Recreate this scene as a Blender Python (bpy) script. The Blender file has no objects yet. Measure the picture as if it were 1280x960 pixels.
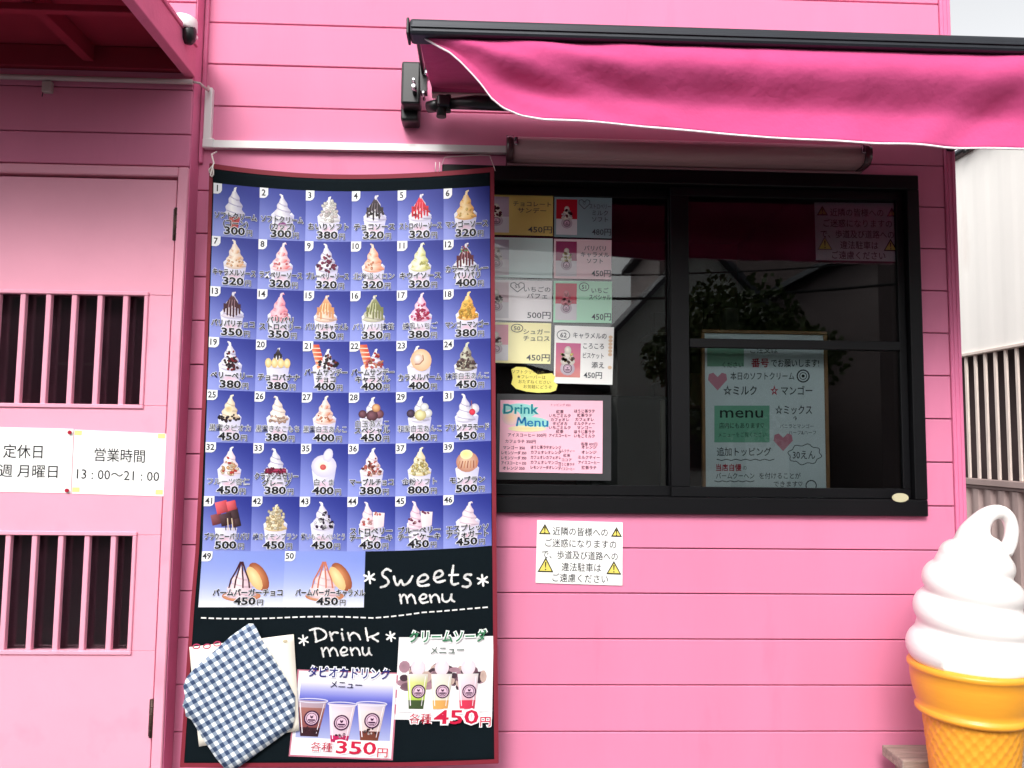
import bpy, bmesh, math, random
from math import sin, cos, pi, radians
from mathutils import Vector, Matrix
random.seed(7)
S = bpy.context.scene
COL = S.collection

# ------------------------------------------------------------------ camera
FPX = 962.0
CAMY, CAMZ = -2.5629, 1.55
yaw, pitch, roll = radians(1.9491), radians(4.4286), radians(0.6777)
F = Vector((sin(yaw)*cos(pitch), cos(yaw)*cos(pitch), sin(pitch)))
R0 = Vector((cos(yaw), -sin(yaw), 0)); U0 = R0.cross(F)
RX = R0*cos(roll) + U0*sin(roll); UY = -R0*sin(roll) + U0*cos(roll)
cd = bpy.data.cameras.new('camera'); cam = bpy.data.objects.new('camera', cd); COL.objects.link(cam)
M = Matrix.Identity(4)
for i in range(3):
    M[i][0], M[i][1], M[i][2] = RX[i], UY[i], -F[i]
M[1][3] = CAMY; M[2][3] = CAMZ
cam.matrix_world = M
cd.sensor_width = 36; cd.lens = FPX/1280*36; cd.clip_end = 3000; cd.clip_start = 0.05
S.camera = cam

# ------------------------------------------------------------------ light
SUN_EL, SUN_AZ = radians(41), radians(20)      # high, from the front left of the shop
w = bpy.data.worlds.new('World'); S.world = w; w.use_nodes = True
nt = w.node_tree; nt.nodes.clear()
sky = nt.nodes.new('ShaderNodeTexSky'); sky.sky_type = 'NISHITA'; sky.sun_disc = False
sky.sun_elevation = SUN_EL; sky.sun_rotation = pi + SUN_AZ
sky.air_density = 1.0; sky.dust_density = 4.0; sky.ozone_density = 1.0
hs = nt.nodes.new('ShaderNodeHueSaturation'); hs.inputs['Saturation'].default_value = 0.08
bg = nt.nodes.new('ShaderNodeBackground'); bg.inputs['Strength'].default_value = 0.15
out = nt.nodes.new('ShaderNodeOutputWorld')
nt.links.new(sky.outputs[0], hs.inputs['Color']); nt.links.new(hs.outputs[0], bg.inputs[0]); nt.links.new(bg.outputs[0], out.inputs[0])
sd = bpy.data.lights.new('sun', 'SUN'); sd.energy = 1.0; sd.angle = radians(20); sd.color = (1, 0.965, 0.92)
so = bpy.data.objects.new('sun', sd); COL.objects.link(so)
sdir = Vector((-sin(SUN_AZ)*cos(SUN_EL), -cos(SUN_AZ)*cos(SUN_EL), sin(SUN_EL)))
so.rotation_euler = sdir.to_track_quat('Z', 'Y').to_euler()
S.view_settings.view_transform = 'Standard'; S.view_settings.look = 'None'
S.view_settings.exposure = 0.95; S.view_settings.gamma = 1.0; S.view_settings.use_curve_mapping = False
try:
    S.cycles.max_bounces = 8; S.cycles.transparent_max_bounces = 12; S.cycles.use_denoising = True
except Exception: pass

# ------------------------------------------------------------------ helpers
def at(px, py, Y=0.0):
    d = F + RX*((px-640)/FPX) - UY*((py-480)/FPX)
    return Vector((0, CAMY, CAMZ)) + d*((Y-CAMY)/d.y)

def lin(c):
    f = lambda v: v/12.92 if v <= .04045 else ((v+.055)/1.055)**2.4
    return tuple(f(v/255.0) for v in c)

def mat(name, rgb, rough=0.6, metal=0.0, var=0.06, scale=6.0, bump=0.0, bscale=80.0, spec=0.5, coat=0.0, sheen=0.0, stretch=(1, 1, 1), rust=None, world=False):
    m = bpy.data.materials.new(name); m.use_nodes = True
    n = m.node_tree; b = n.nodes['Principled BSDF']
    c = lin(rgb)
    tc = n.nodes.new('ShaderNodeTexCoord'); mp = n.nodes.new('ShaderNodeMapping'); mp.inputs['Scale'].default_value = stretch
    if world:
        ge = n.nodes.new('ShaderNodeNewGeometry'); n.links.new(ge.outputs['Position'], mp.inputs[0])
    else: n.links.new(tc.outputs['Object'], mp.inputs[0])
    no = n.nodes.new('ShaderNodeTexNoise'); no.inputs['Scale'].default_value = scale; no.inputs['Detail'].default_value = 6; no.inputs['Roughness'].default_value = .6
    n.links.new(mp.outputs[0], no.inputs['Vector'])
    r = n.nodes.new('ShaderNodeValToRGB')
    r.color_ramp.elements[0].position = .3; r.color_ramp.elements[1].position = .7
    r.color_ramp.elements[0].color = (*[v*(1-var) for v in c], 1); r.color_ramp.elements[1].color = (*[min(1, v*(1+var)) for v in c], 1)
    n.links.new(no.outputs['Fac'], r.inputs[0])
    last = r.outputs[0]
    if rust:
        n2 = n.nodes.new('ShaderNodeTexNoise'); n2.inputs['Scale'].default_value = rust[1]; n2.inputs['Detail'].default_value = 8
        n.links.new(mp.outputs[0], n2.inputs['Vector'])
        r2 = n.nodes.new('ShaderNodeValToRGB'); r2.color_ramp.elements[0].position = rust[2]; r2.color_ramp.elements[1].position = rust[2]+.12
        r2.color_ramp.elements[0].color = (0, 0, 0, 1); r2.color_ramp.elements[1].color = (rust[3],)*3+(1,)
        n.links.new(n2.outputs['Fac'], r2.inputs[0])
        mx = n.nodes.new('ShaderNodeMixRGB'); mx.inputs[2].default_value = (*lin(rust[0]), 1)
        n.links.new(r2.outputs[0], mx.inputs[0]); n.links.new(last, mx.inputs[1]); last = mx.outputs[0]
    n.links.new(last, b.inputs['Base Color'])
    b.inputs['Roughness'].default_value = rough; b.inputs['Metallic'].default_value = metal
    b.inputs['Specular IOR Level'].default_value = spec
    b.inputs['Coat Weight'].default_value = coat; b.inputs['Sheen Weight'].default_value = sheen
    if bump:
        nb = n.nodes.new('ShaderNodeTexNoise'); nb.inputs['Scale'].default_value = bscale; nb.inputs['Detail'].default_value = 4
        n.links.new(mp.outputs[0], nb.inputs['Vector'])
        bp = n.nodes.new('ShaderNodeBump'); bp.inputs['Strength'].default_value = bump; bp.inputs['Distance'].default_value = .004
        n.links.new(nb.outputs['Fac'], bp.inputs['Height']); n.links.new(bp.outputs[0], b.inputs['Normal'])
    return m

PINK = mat('pink_siding', (219, 129, 162), .6, spec=.2, var=.045, scale=2.2, bump=.12, bscale=30, stretch=(1.6, 1, .35), rust=((190, 104, 134), 5.5, .60, .28), world=True)
PINK2 = mat('pink_trim_paint', (220, 122, 160), .6, spec=.2, var=.05, scale=5, bump=.2)
DOORP = mat('pale_pink_door_paint', (236, 162, 184), .5, spec=.28, var=.03, scale=4, bump=.12, bscale=30, rust=((208, 130, 154), 5.0, .60, .3))
BEAM = mat('pink_beam_paint', (222, 124, 158), .6, spec=.22, var=.06, scale=8, bump=.3)
SOFF = mat('soffit_rose_with_shade', (146, 40, 60), .8, spec=.15, var=.1, scale=6)  # pink underside of the canopy, its shade put into a darker rose
BLACKAL = mat('black_aluminium', (6, 6, 9), .45, .0, .1, 12, spec=.25)
BLACKPL = mat('black_plastic', (20, 20, 22), .35, 0, .1, 20)
CHAR = mat('charcoal_bar_paint', (36, 39, 46), .4, .3, .08, 12)
GREY = mat('grey_backing', (120, 60, 80), .8)
WHITEPL = mat('white_plastic', (238, 236, 234), .4, 0, .03, 5, rust=((170, 160, 158), 9, .64, .5))
GREYPL = mat('greyed_white_plastic', (196, 178, 178), .5, 0, .05, 5)
STEEL = mat('bright_steel', (200, 200, 205), .25, 1.0, .05, 20)
BRASS = mat('aged_brass', (74, 56, 48), .5, .6, .5, 90)
FABRIC = mat('pink_awning_fabric', (198, 76, 128), .85, 0, .09, 3.2, bump=.9, bscale=24, sheen=.05, spec=.15, rust=((180, 64, 112), 7, .58, .3), world=True)
HEM = mat('white_hem_tape', (240, 225, 230), .7)
BANNER = mat('dark_green_banner_cloth', (9, 19, 24), .85, 0, .12, 4, bump=.15, bscale=400, spec=.1)
RED = mat('maroon_banner_edge', (122, 18, 40), .7, 0, .1, 6)
STRING = mat('white_cord', (225, 215, 210), .8)
CREAM = mat('glossy_white_ice_cream', (240, 234, 231), .3, 0, .012, 2.5, spec=.5, coat=.2)
CONE = mat('orange_cone_plastic', (238, 160, 48), .36, 0, .05, 3, bump=.12, bscale=25, coat=.15, stretch=(1, 1, 5))
WOOD = mat('weathered_grey_wood', (150, 134, 124), .85, 0, .3, 9, bump=.8, bscale=50, stretch=(1, 8, 8))
PAPERW = mat('white_paper', (244, 243, 240), .55, 0, .01, 3)
YTAPE = mat('yellow_masking_tape', (238, 226, 140), .6)
METALW = mat('cream_corrugated_metal', (250, 246, 240), .5, .0, .05, 1.5, stretch=(1, 1, .25), rust=((190, 166, 152), 1.6, .62, .3))
METALG = mat('grey_brown_corrugated_metal', (172, 150, 146), .6, 0, .15, 2, stretch=(1, 1, .3))
BARW = mat('cream_bar_paint', (226, 210, 200), .5, 0, .08, 4)
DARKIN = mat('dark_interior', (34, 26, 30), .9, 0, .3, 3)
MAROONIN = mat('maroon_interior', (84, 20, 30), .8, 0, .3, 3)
BOARDW = mat('brown_board_frame', (150, 104, 66), .55, 0, .15, 20)
ASPH = mat('asphalt', (66, 66, 68), .9, 0, .2, 30, bump=.6, bscale=200)
CONC = mat('street_concrete', (112, 110, 108), .85, 0, .12, 4)
OPPW = mat('opposite_wall_grey', (120, 104, 104), .8, 0, .1, .5)
ROOFM = mat('grey_roof_tiles', (80, 84, 92), .7, 0, .15, 3)
BARK = mat('bark', (70, 52, 40), .9, 0, .3, 10)
LEAF = mat('leaves', (72, 88, 40), .7, 0, .35, 2)
GLASSD = mat('dark_pane', (30, 34, 38), .08, 0, .05, 2)
SLEEVE = mat('grey_plastic_sleeve', (58, 58, 60), .3, 0, .1, 8)
OVAL = mat('cream_sticker', (190, 184, 150), .5)

def glass_mat():
    m = bpy.data.materials.new('window_glass'); m.use_nodes = True; n = m.node_tree; n.nodes.clear()
    o = n.nodes.new('ShaderNodeOutputMaterial'); mx = n.nodes.new('ShaderNodeMixShader')
    fr = n.nodes.new('ShaderNodeFresnel'); fr.inputs['IOR'].default_value = 1.62
    t = n.nodes.new('ShaderNodeBsdfTransparent'); t.inputs[0].default_value = (.80, .84, .84, 1)
    g = n.nodes.new('ShaderNodeBsdfGlossy'); g.inputs['Roughness'].default_value = .012
    n.links.new(fr.outputs[0], mx.inputs[0]); n.links.new(t.outputs[0], mx.inputs[1]); n.links.new(g.outputs[0], mx.inputs[2]); n.links.new(mx.outputs[0], o.inputs[0])
    return m
GLASS = glass_mat()

def cover_mat():
    m = bpy.data.materials.new('ribbed_light_cover'); m.use_nodes = True; n = m.node_tree; b = n.nodes['Principled BSDF']
    b.inputs['Base Color'].default_value = (*lin((176, 138, 142)), 1); b.inputs['Roughness'].default_value = .28
    tc = n.nodes.new('ShaderNodeTexCoord'); wv = n.nodes.new('ShaderNodeTexWave'); wv.bands_direction = 'Z'; wv.inputs['Scale'].default_value = 90
    n.links.new(tc.outputs['Object'], wv.inputs[0]); bp = n.nodes.new('ShaderNodeBump'); bp.inputs['Strength'].default_value = .35; bp.inputs['Distance'].default_value = .002
    n.links.new(wv.outputs['Fac'], bp.inputs['Height']); n.links.new(bp.outputs[0], b.inputs['Normal'])
    return m
COVER = cover_mat()

def print_mat(name='printed_ink', rough=.5):
    m = bpy.data.materials.new(name); m.use_nodes = True; n = m.node_tree; b = n.nodes['Principled BSDF']
    a = n.nodes.new('ShaderNodeVertexColor'); a.layer_name = 'Col'
    n.links.new(a.outputs[0], b.inputs['Base Color']); b.inputs['Roughness'].default_value = rough; b.inputs['Specular IOR Level'].default_value = .3
    return m
INK = print_mat()
LAM = print_mat('laminated_print', .4)
LAM.node_tree.nodes['Principled BSDF'].inputs['Coat Weight'].default_value = .8; LAM.node_tree.nodes['Principled BSDF'].inputs['Coat Roughness'].default_value = .02

def gingham_mat():
    m = bpy.data.materials.new('blue_gingham_cloth'); m.use_nodes = True; n = m.node_tree; b = n.nodes['Principled BSDF']
    uv = n.nodes.new('ShaderNodeUVMap'); uv.uv_map = 'UVMap'
    sp = n.nodes.new('ShaderNodeSeparateXYZ'); n.links.new(uv.outputs[0], sp.inputs[0])
    def stripe(i):
        w_ = n.nodes.new('ShaderNodeMath'); w_.operation = 'PINGPONG'; w_.inputs[1].default_value = .5
        n.links.new(sp.outputs[i], w_.inputs[0])
        r = n.nodes.new('ShaderNodeMapRange'); r.inputs[1].default_value = .22; r.inputs[2].default_value = .28
        n.links.new(w_.outputs[0], r.inputs[0]); return r.outputs[0]
    a = n.nodes.new('ShaderNodeMath'); a.operation = 'ADD'; n.links.new(stripe(0), a.inputs[0]); n.links.new(stripe(1), a.inputs[1])
    h = n.nodes.new('ShaderNodeMath'); h.operation = 'MULTIPLY'; h.inputs[1].default_value = .5; n.links.new(a.outputs[0], h.inputs[0])
    r = n.nodes.new('ShaderNodeValToRGB'); e = r.color_ramp.elements
    e[0].color = (*lin((238, 242, 244)), 1); e[1].color = (*lin((44, 64, 98)), 1); e[1].position = .95
    k = e.new(.5); k.color = (*lin((132, 146, 166)), 1)
    n.links.new(h.outputs[0], r.inputs[0]); n.links.new(r.outputs[0], b.inputs['Base Color']); b.inputs['Roughness'].default_value = .8
    return m
GING = gingham_mat()

def setp(o, label=None, cat=None, group=None, kind=None):
    if label: o['label'] = label
    if cat: o['category'] = cat
    if group: o['group'] = group
    if kind: o['kind'] = kind
    return o
def empty(name, loc, label, cat, group=None):
    o = bpy.data.objects.new(name, None); COL.objects.link(o); o.location = loc; o.empty_display_size = .1
    return setp(o, label, cat, group)
def wloc(p):
    v = Vector((0, 0, 0))
    while p: v += p.location; p = p.parent
    return v
def link(name, me, m, parent=None, org=None):
    """me is in world coordinates; it is moved so the object's origin is at org"""
    o = bpy.data.objects.new(name, me); COL.objects.link(o)
    if m and not me.materials: me.materials.append(m)
    if org is None:
        if me.vertices:
            n = len(me.vertices); c = Vector((0, 0, 0))
            lo = Vector([min(v.co[i] for v in me.vertices) for i in range(3)]); hi = Vector([max(v.co[i] for v in me.vertices) for i in range(3)])
            org = (lo+hi)/2; org.z = lo.z
        else: org = Vector((0, 0, 0))
    me.transform(Matrix.Translation(-org))
    o.location = org - (wloc(parent) if parent else Vector((0, 0, 0)))
    if parent: o.parent = parent
    return o

class B:
    def __init__(s): s.bm = bmesh.new()
    def box(s, x0, x1, y0, y1, z0, z1, bev=0, seg=1):
        r = bmesh.ops.create_cube(s.bm, size=1)
        for v in r['verts']:
            v.co = Vector((x0+(v.co.x+.5)*(x1-x0), y0+(v.co.y+.5)*(y1-y0), z0+(v.co.z+.5)*(z1-z0)))
        if bev:
            ed = {e for v in r['verts'] for e in v.link_edges}
            bmesh.ops.bevel(s.bm, geom=list(ed), offset=bev, segments=seg, affect='EDGES', profile=.5)
        return s
    def quad(s, pts):
        s.bm.faces.new([s.bm.verts.new(p) for p in pts]); return s
    def tube(s, pts, r, n=10, closed=False, cap=True):
        pts = [Vector(p) for p in pts]; rs = r if isinstance(r, (list, tuple)) else [r]*len(pts)
        rings = []; up = None
        for i, p in enumerate(pts):
            a = pts[max(i-1, 0)]; b_ = pts[min(i+1, len(pts)-1)]
            t = (b_-a).normalized()
            if up is None:
                up = Vector((0, 0, 1)) if abs(t.z) < .9 else Vector((0, 1, 0))
            side = t.cross(up).normalized(); up = side.cross(t).normalized()
            rings.append([s.bm.verts.new(p + side*cos(2*pi*k/n)*rs[i] + up*sin(2*pi*k/n)*rs[i]) for k in range(n)])
        for a, b_ in zip(rings, rings[1:]):
            for k in range(n):
                f = s.bm.faces.new((a[k], a[(k+1) % n], b_[(k+1) % n], b_[k])); f.smooth = True
        if cap:
            s.bm.faces.new(rings[0]); s.bm.faces.new(list(reversed(rings[-1])))
        return s
    def lathe(s, cx, cy, prof, n=48, fn=None):
        rings = []
        for (r, z) in prof:
            rings.append([s.bm.verts.new((cx+(r+(fn(2*pi*k/n, z) if fn else 0))*cos(2*pi*k/n), cy+(r+(fn(2*pi*k/n, z) if fn else 0))*sin(2*pi*k/n), z)) for k in range(n)])
        for a, b_ in zip(rings, rings[1:]):
            for k in range(n):
                f = s.bm.faces.new((a[k], a[(k+1) % n], b_[(k+1) % n], b_[k])); f.smooth = True
        return s
    def grid(s, P, nu, nv, smooth=True):
        vs = [[s.bm.verts.new(P(i/nu, j/nv)) for i in range(nu+1)] for j in range(nv+1)]
        for j in range(nv):
            for i in range(nu):
                f = s.bm.faces.new((vs[j][i], vs[j][i+1], vs[j+1][i+1], vs[j+1][i])); f.smooth = smooth
        return s
    def prism(s, pts2, y0, y1):
        """pts2 : list of (x,z), extruded from y0 (front) to y1"""
        a = [s.bm.verts.new((x, y0, z)) for x, z in pts2]; b_ = [s.bm.verts.new((x, y1, z)) for x, z in pts2]
        n = len(a)
        s.bm.faces.new(a); s.bm.faces.new(list(reversed(b_)))
        for k in range(n): s.bm.faces.new((a[k], b_[k], b_[(k+1) % n], a[(k+1) % n]))
        return s
    def out(s, name, m, parent=None, org=None):
        bmesh.ops.recalc_face_normals(s.bm, faces=s.bm.faces)
        me = bpy.data.meshes.new(name); s.bm.to_mesh(me); s.bm.free()
        return link(name, me, m, parent, org)

# ------------------------------------------------------------------ lettering
_fc = bpy.data.curves.new('lettering', 'FONT'); _fo = bpy.data.objects.new('lettering', _fc); COL.objects.link(_fo)
_fc.resolution_u = 2; _fc.size = 1; _fc.align_x = 'LEFT'
_cache = {}
def glyphs(s, bold=0.0):
    k = (s, bold)
    if k not in _cache:
        _fc.body = s; _fc.offset = bold
        dg = bpy.context.evaluated_depsgraph_get(); dg.update()
        me = bpy.data.meshes.new_from_object(_fo.evaluated_get(dg))
        vs = [(v.co.x, v.co.y) for v in me.vertices]; fs = [tuple(p.vertices) for p in me.polygons]
        bpy.data.meshes.remove(me)
        if vs:
            x0 = min(v[0] for v in vs); x1 = max(v[0] for v in vs)
        else: x0 = 0; x1 = 1
        _cache[k] = (vs, fs, x0, x1)
    return _cache[k]

def ilin(c): return tuple(v*.84 for v in lin(c))      # ink and paper reflect about 84 % at most
class Ink:
    """collects flat printed shapes; map(x, y, lift) gives the point on the printed sheet"""
    def __init__(s, mp, step=.00012): s.mp = mp; s.v = []; s.f = []; s.c = []; s.L = 1; s.step = step
    def up(s, n=1): s.L += n
    def poly(s, pts, col, cols=None):
        b = len(s.v); h = s.L*s.step
        s.v += [s.mp(x, y, h) for x, y in pts]; s.f.append(tuple(range(b, b+len(pts))))
        s.c.append([ilin(c)+(1,) for c in cols] if cols else [ilin(col)+(1,)]*len(pts))
    def rect(s, x0, y0, x1, y1, cf, nx=1, ny=1):
        if not callable(cf):
            cc = cf; cf = lambda a, b: cc
        for i in range(nx):
            for j in range(ny):
                q = [(i/nx, j/ny), ((i+1)/nx, j/ny), ((i+1)/nx, (j+1)/ny), (i/nx, (j+1)/ny)]
                s.poly([(x0+(x1-x0)*a, y0+(y1-y0)*b) for a, b in q], None, [cf(a, b) for a, b in q])
    def ell(s, cx, cy, rx, ry, c1, c2=None, n=12, rot=0, off=(-.25, -.25)):
        c2 = c2 or c1
        P = [(cx+rx*cos(2*pi*k/n)*cos(rot)-ry*sin(2*pi*k/n)*sin(rot), cy+rx*cos(2*pi*k/n)*sin(rot)+ry*sin(2*pi*k/n)*cos(rot)) for k in range(n)]
        C = (cx+rx*off[0], cy+ry*off[1])
        for k in range(n):
            s.poly([C, P[k], P[(k+1) % n]], None, [c1, c2, c2])
    def line(s, pts, w, col):
        for (x0, y0), (x1, y1) in zip(pts, pts[1:]):
            d = math.hypot(x1-x0, y1-y0) or 1; nx, ny = -(y1-y0)/d*w/2, (x1-x0)/d*w/2
            s.poly([(x0+nx, y0+ny), (x1+nx, y1+ny), (x1-nx, y1-ny), (x0-nx, y0-ny)], col)
    def ring(s, cx, cy, r, w, col, n=18, ry=None):
        ry = ry or r
        s.line([(cx+r*cos(2*pi*k/n), cy+ry*sin(2*pi*k/n)) for k in range(n+1)], w, col)
    def text(s, t, cx, y, size, col, width=None, bold=0.0, align='C', rot=0.0, outl=None, maxw=None):
        """baseline at y (y grows downwards)"""
        if outl: s._t(t, cx, y, size, outl[0], width, bold+outl[1], align, rot, maxw, bold); s.up()
        s._t(t, cx, y, size, col, width, bold, align, rot, maxw, bold)
    def multi(s, items, outl):
        """several outlined words: all outlines first, then all fills"""
        for a, kw in items:
            b0 = kw.get('bold', 0); s._t(*a[:4], outl[0], kw.get('width'), b0+outl[1], kw.get('align', 'C'), kw.get('rot', 0.0), kw.get('maxw'), b0)
        s.up()
        for a, kw in items:
            b0 = kw.get('bold', 0); s._t(*a[:4], a[4], kw.get('width'), b0, kw.get('align', 'C'), kw.get('rot', 0.0), kw.get('maxw'), b0)
    def _t(s, t, cx, y, size, col, width, bold, align, rot, maxw, refb):
        vs, fs, _, _ = glyphs(t, bold); _, _, x0, x1 = glyphs(t, refb)
        sx = size
        if width: sx = width/(x1-x0)
        if maxw and (x1-x0)*sx > maxw: sx = maxw/(x1-x0)
        ox = {'C': -(x0+x1)/2, 'L': -x0, 'R': -x1}[align]
        b = len(s.v); h = s.L*s.step; c = ilin(col)+(1,)
        for x, z in vs:
            X = (x+ox)*sx; Y = -z*size
            s.v.append(s.mp(cx+X*cos(rot)-Y*sin(rot), y+X*sin(rot)+Y*cos(rot), h))
        for f in fs: s.f.append(tuple(i+b for i in f)); s.c.append([c]*len(f))
    def out(s, name, parent, m=None):
        me = bpy.data.meshes.new(name); me.from_pydata([tuple(v) for v in s.v], [], s.f)
        ca = me.color_attributes.new('Col', 'FLOAT_COLOR', 'CORNER')
        flat = [x for f in s.c for c in f for x in c]
        ca.data.foreach_set('color', flat); me.update()
        return link(name, me, m or INK, parent)

# ================================================================== GROUND AND STREET
g = B(); g.quad([(-60, -60, 0), (60, -60, 0), (60, 60, 0), (-60, 60, 0)]); setp(g.out('ground', ASPH), kind='structure')
g = B(); g.box(-40, 40, -0.9, 12, 0, .1, .01); setp(g.out('pavement', CONC), kind='structure')

# ================================================================== THE PINK SHOP
Z0 = CAMZ + 1.42562; PITCH = .147; GAP = .0035
XR = 1.6236                                   # right corner of the wall
DY = -.075                                    # plane of the projecting door bay
XE = at(237, 205, DY).x                       # right edge of the door bay
WX0, WX1 = at(553, 215).x, 1.4811             # window opening
WZ1, WZ0 = at(1145, 220).z, at(1157, 645).z
WZ1 = (at(620, 211).z + at(1145, 220).z)/2; WZ0 = (at(640, 640).z+at(1157, 645.5).z)/2
shop = empty('shop_building', (0, 0, 0), 'pink clapboard ice cream shop front with serving window and barred door', 'building')
# core walls behind the boards
c = B()
c.box(-3.4, WX0, .016, .12, 0, 3.9); c.box(WX1, XR-.03, .016, .12, 0, 3.9)
c.box(WX0, WX1, .016, .12, 0, WZ0); c.box(WX0, WX1, .016, .12, WZ1, 3.9)
c.box(XR-.12, XR-.002, .12, 4.0, 0, 3.9)
c.box(-3.4, XR, 4.0, 4.1, 0, 3.9); c.box(-3.5, -3.4, .0, 4.1, 0, 3.9)
c.out('wall_core', GREY, shop)
c = B(); c.box(-3.7, XR+.12, -.18, 4.3, 3.9, 3.98, .01); c.out('roof', ROOFM, shop)
board_cache = {}
def board(x0, x1, z0, z1, y=0.0, th=.016):
    L, H = round(x1-x0, 4), round(z1-z0, 4); k = (L, H)
    if k not in board_cache:
        bb = B(); bb.box(0, L, 0, th, 0, H, .0022)
        bmesh.ops.recalc_face_normals(bb.bm, faces=bb.bm.faces)
        me = bpy.data.meshes.new('board'); bb.bm.to_mesh(me); bb.bm.free(); me.materials.append(PINK); board_cache[k] = me
    o = bpy.data.objects.new('board', board_cache[k]); COL.objects.link(o); o.parent = shop
    o.location = (x0, y+random.uniform(-.0006, .0006), z0)
SX1 = XR-.04
for k in range(-6, 21):
    zt = Z0-PITCH*k-GAP; zb = zt-PITCH+GAP
    if zb < .1: zb = .1
    if zt-zb < .02: continue
    segs = [(XE-.02, SX1)]
    if zb < WZ1 and zt > WZ0:
        pts = None; e_ = .001; xa = XE-.02
        if zt > WZ1+.01:
            pts = [(xa, zt), (xa, zb), (WX0-e_, zb), (WX0-e_, WZ1+e_), (WX1+e_, WZ1+e_), (WX1+e_, zb), (SX1, zb), (SX1, zt)]
        elif zb < WZ0-.01:
            pts = [(xa, zb), (SX1, zb), (SX1, zt), (WX1+e_, zt), (WX1+e_, WZ0-e_), (WX0-e_, WZ0-e_), (WX0-e_, zt), (xa, zt)]
        if pts:
            c = B(); c.prism(pts, 0, .016)
            ed = [e for e in c.bm.edges if all(abs(v.co.y) < 1e-6 for v in e.verts)]
            bmesh.ops.bevel(c.bm, geom=ed, offset=.002, segments=1, affect='EDGES'); c.out('board', PINK, shop); continue
        segs = [(XE-.02, WX0-.001), (WX1+.001, SX1)]
    for a, b_ in segs: board(a, b_, zb, zt)
# corner post and its ribs
c = B(); c.box(SX1+.002, XR, -.006, .14, 0, 3.9, .003); c.out('corner_post', PINK2, shop)
c = B(); c.box(SX1+.012, SX1+.017, -.0085, 0, 0, 3.9); c.box(SX1+.026, SX1+.031, -.0085, 0, 0, 3.9); c.out('corner_rib', PINK2, shop)
zt0 = at(250, 205).z
c = B(); c.box(XE+.004, at(258, 120).x, -.014, 0, zt0, 3.9, .002); c.out('corner_trim', PINK2, shop)
# door bay (projects 7.5 cm)
DZT = at(120, 207, DY).z                      # top of the door casing
c = B(); c.box(-3.4, XE-.004, DY+.016, -.001, DZT, 3.9); c.out('bay_core', GREY, shop)
def bayboard(zb, zt): board(-3.4, XE-.001, zb, zt, DY)
bz = [3.9, 3.75, 3.6, 3.45, at(120, -54, DY).z, at(120, 0, DY).z, at(120, 53, DY).z, at(120, 110, DY).z, at(120, 166, DY).z, DZT+.002]
for a, b_ in zip(bz, bz[1:]): bayboard(b_+GAP, a)
c = B(); c.box(XE-.0009, XE+.002, DY+.004, -.001, .1, 3.9); c.out('bay_return', PINK2, shop)

# ---- door
CW = at(237, 208, DY).x - at(225, 208, DY).x
cas_in = XE - .0335
c = B()
c.box(cas_in, XE-.001, DY-.006, DY+.06, .1, DZT, .003)
CH = .031
c.box(-3.3, cas_in-.0005, DY-.006, DY+.06, DZT-CH, DZT, .003)
door = c.out('door', DOORP, shop); door['label'] = 'pale pink door with two barred openings and white notices'
LY = DY+.004
lx1 = cas_in-.006; lz1 = DZT-CH-.010
o1t, o1b = at(90, 367, LY).z, at(90, 506, LY).z
o2t, o2b = at(90, 668, LY).z, at(90, 814, LY).z
ox = at(181, 400, LY).x
lx0 = -2.1
c = B()
for a, b_ in ((lz1, o1t), (o1b, o2t), (o2b, .12)): c.box(lx0, lx1, LY, LY+.04, b_, a, .0012)
for a, b_ in ((o1t, o1b), (o2t, o2b)): c.box(ox, lx1-.0004, LY+.0004, LY+.04, b_+.0008, a-.0008, .0012)
c.box(lx0-.12, lx0-.001, LY, LY+.04, .12, lz1, .002)
c.out('door_leaf', DOORP, door)
for (zt, zb) in ((o1t, o1b), (o2t, o2b)):
    c = B(); e = .010
    c.box(lx0, ox+e, LY-.006, LY+.012, zt-.003, zt+e, .002); c.box(lx0, ox+e, LY-.006, LY+.012, zb-e, zb+.003, .002)
    c.box(ox-.003, ox+e-.0005, LY-.0055, LY+.012, zb+.003, zt-.003, .002)
    c.out('opening_frame', DOORP, door)
    for i in range(9):
        px = (155.5 if zt == o1t else 133.5+16.5) - 32.0*i*(1.0 if zt == o1t else 1.02)
        yy = 367 if zt == o1t else 668
        x = at(157.5-32.1*i, 367, LY).x
        c = B(); c.box(x-.0085, x+.0085, LY-.001, LY+.017, zb-.002, zt+.002, .003, 2); c.out('bar', DOORP, door)
    c = B(); c.box(lx0, ox+.002, LY+.028, LY+.032, zb-.002, zt+.002); c.out('pane', GLASS, door)
for (px, py, h) in ((220.5, 281, .108), (190.5, 897, .115)):
    p = at(px, py, LY); c = B()
    x = p.x
    c.tube([(x, LY-.006, p.z-h/2), (x, LY-.006, p.z+h/2)], .006, 10)
    for q in (-.3, -.1, .1, .3): c.tube([(x, LY-.006, p.z+h*q-.0012), (x, LY-.006, p.z+h*q+.0012)], .0068, 10)
    c.box(x-.010, x+.010, LY-.002, LY, p.z-h/2+.002, p.z+h/2-.002)
    c.out('hinge', BRASS, door)
c = B(); c.box(lx0, XE-.034, .35, .4, 0, 2.5); c.box(XE-.11, XE-.1, .02, .35, 0, 2.5); c.box(-2.4, -2.35, 0.02, .35, 0, 2.5); c.out('door_recess', DARKIN, shop)

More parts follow.
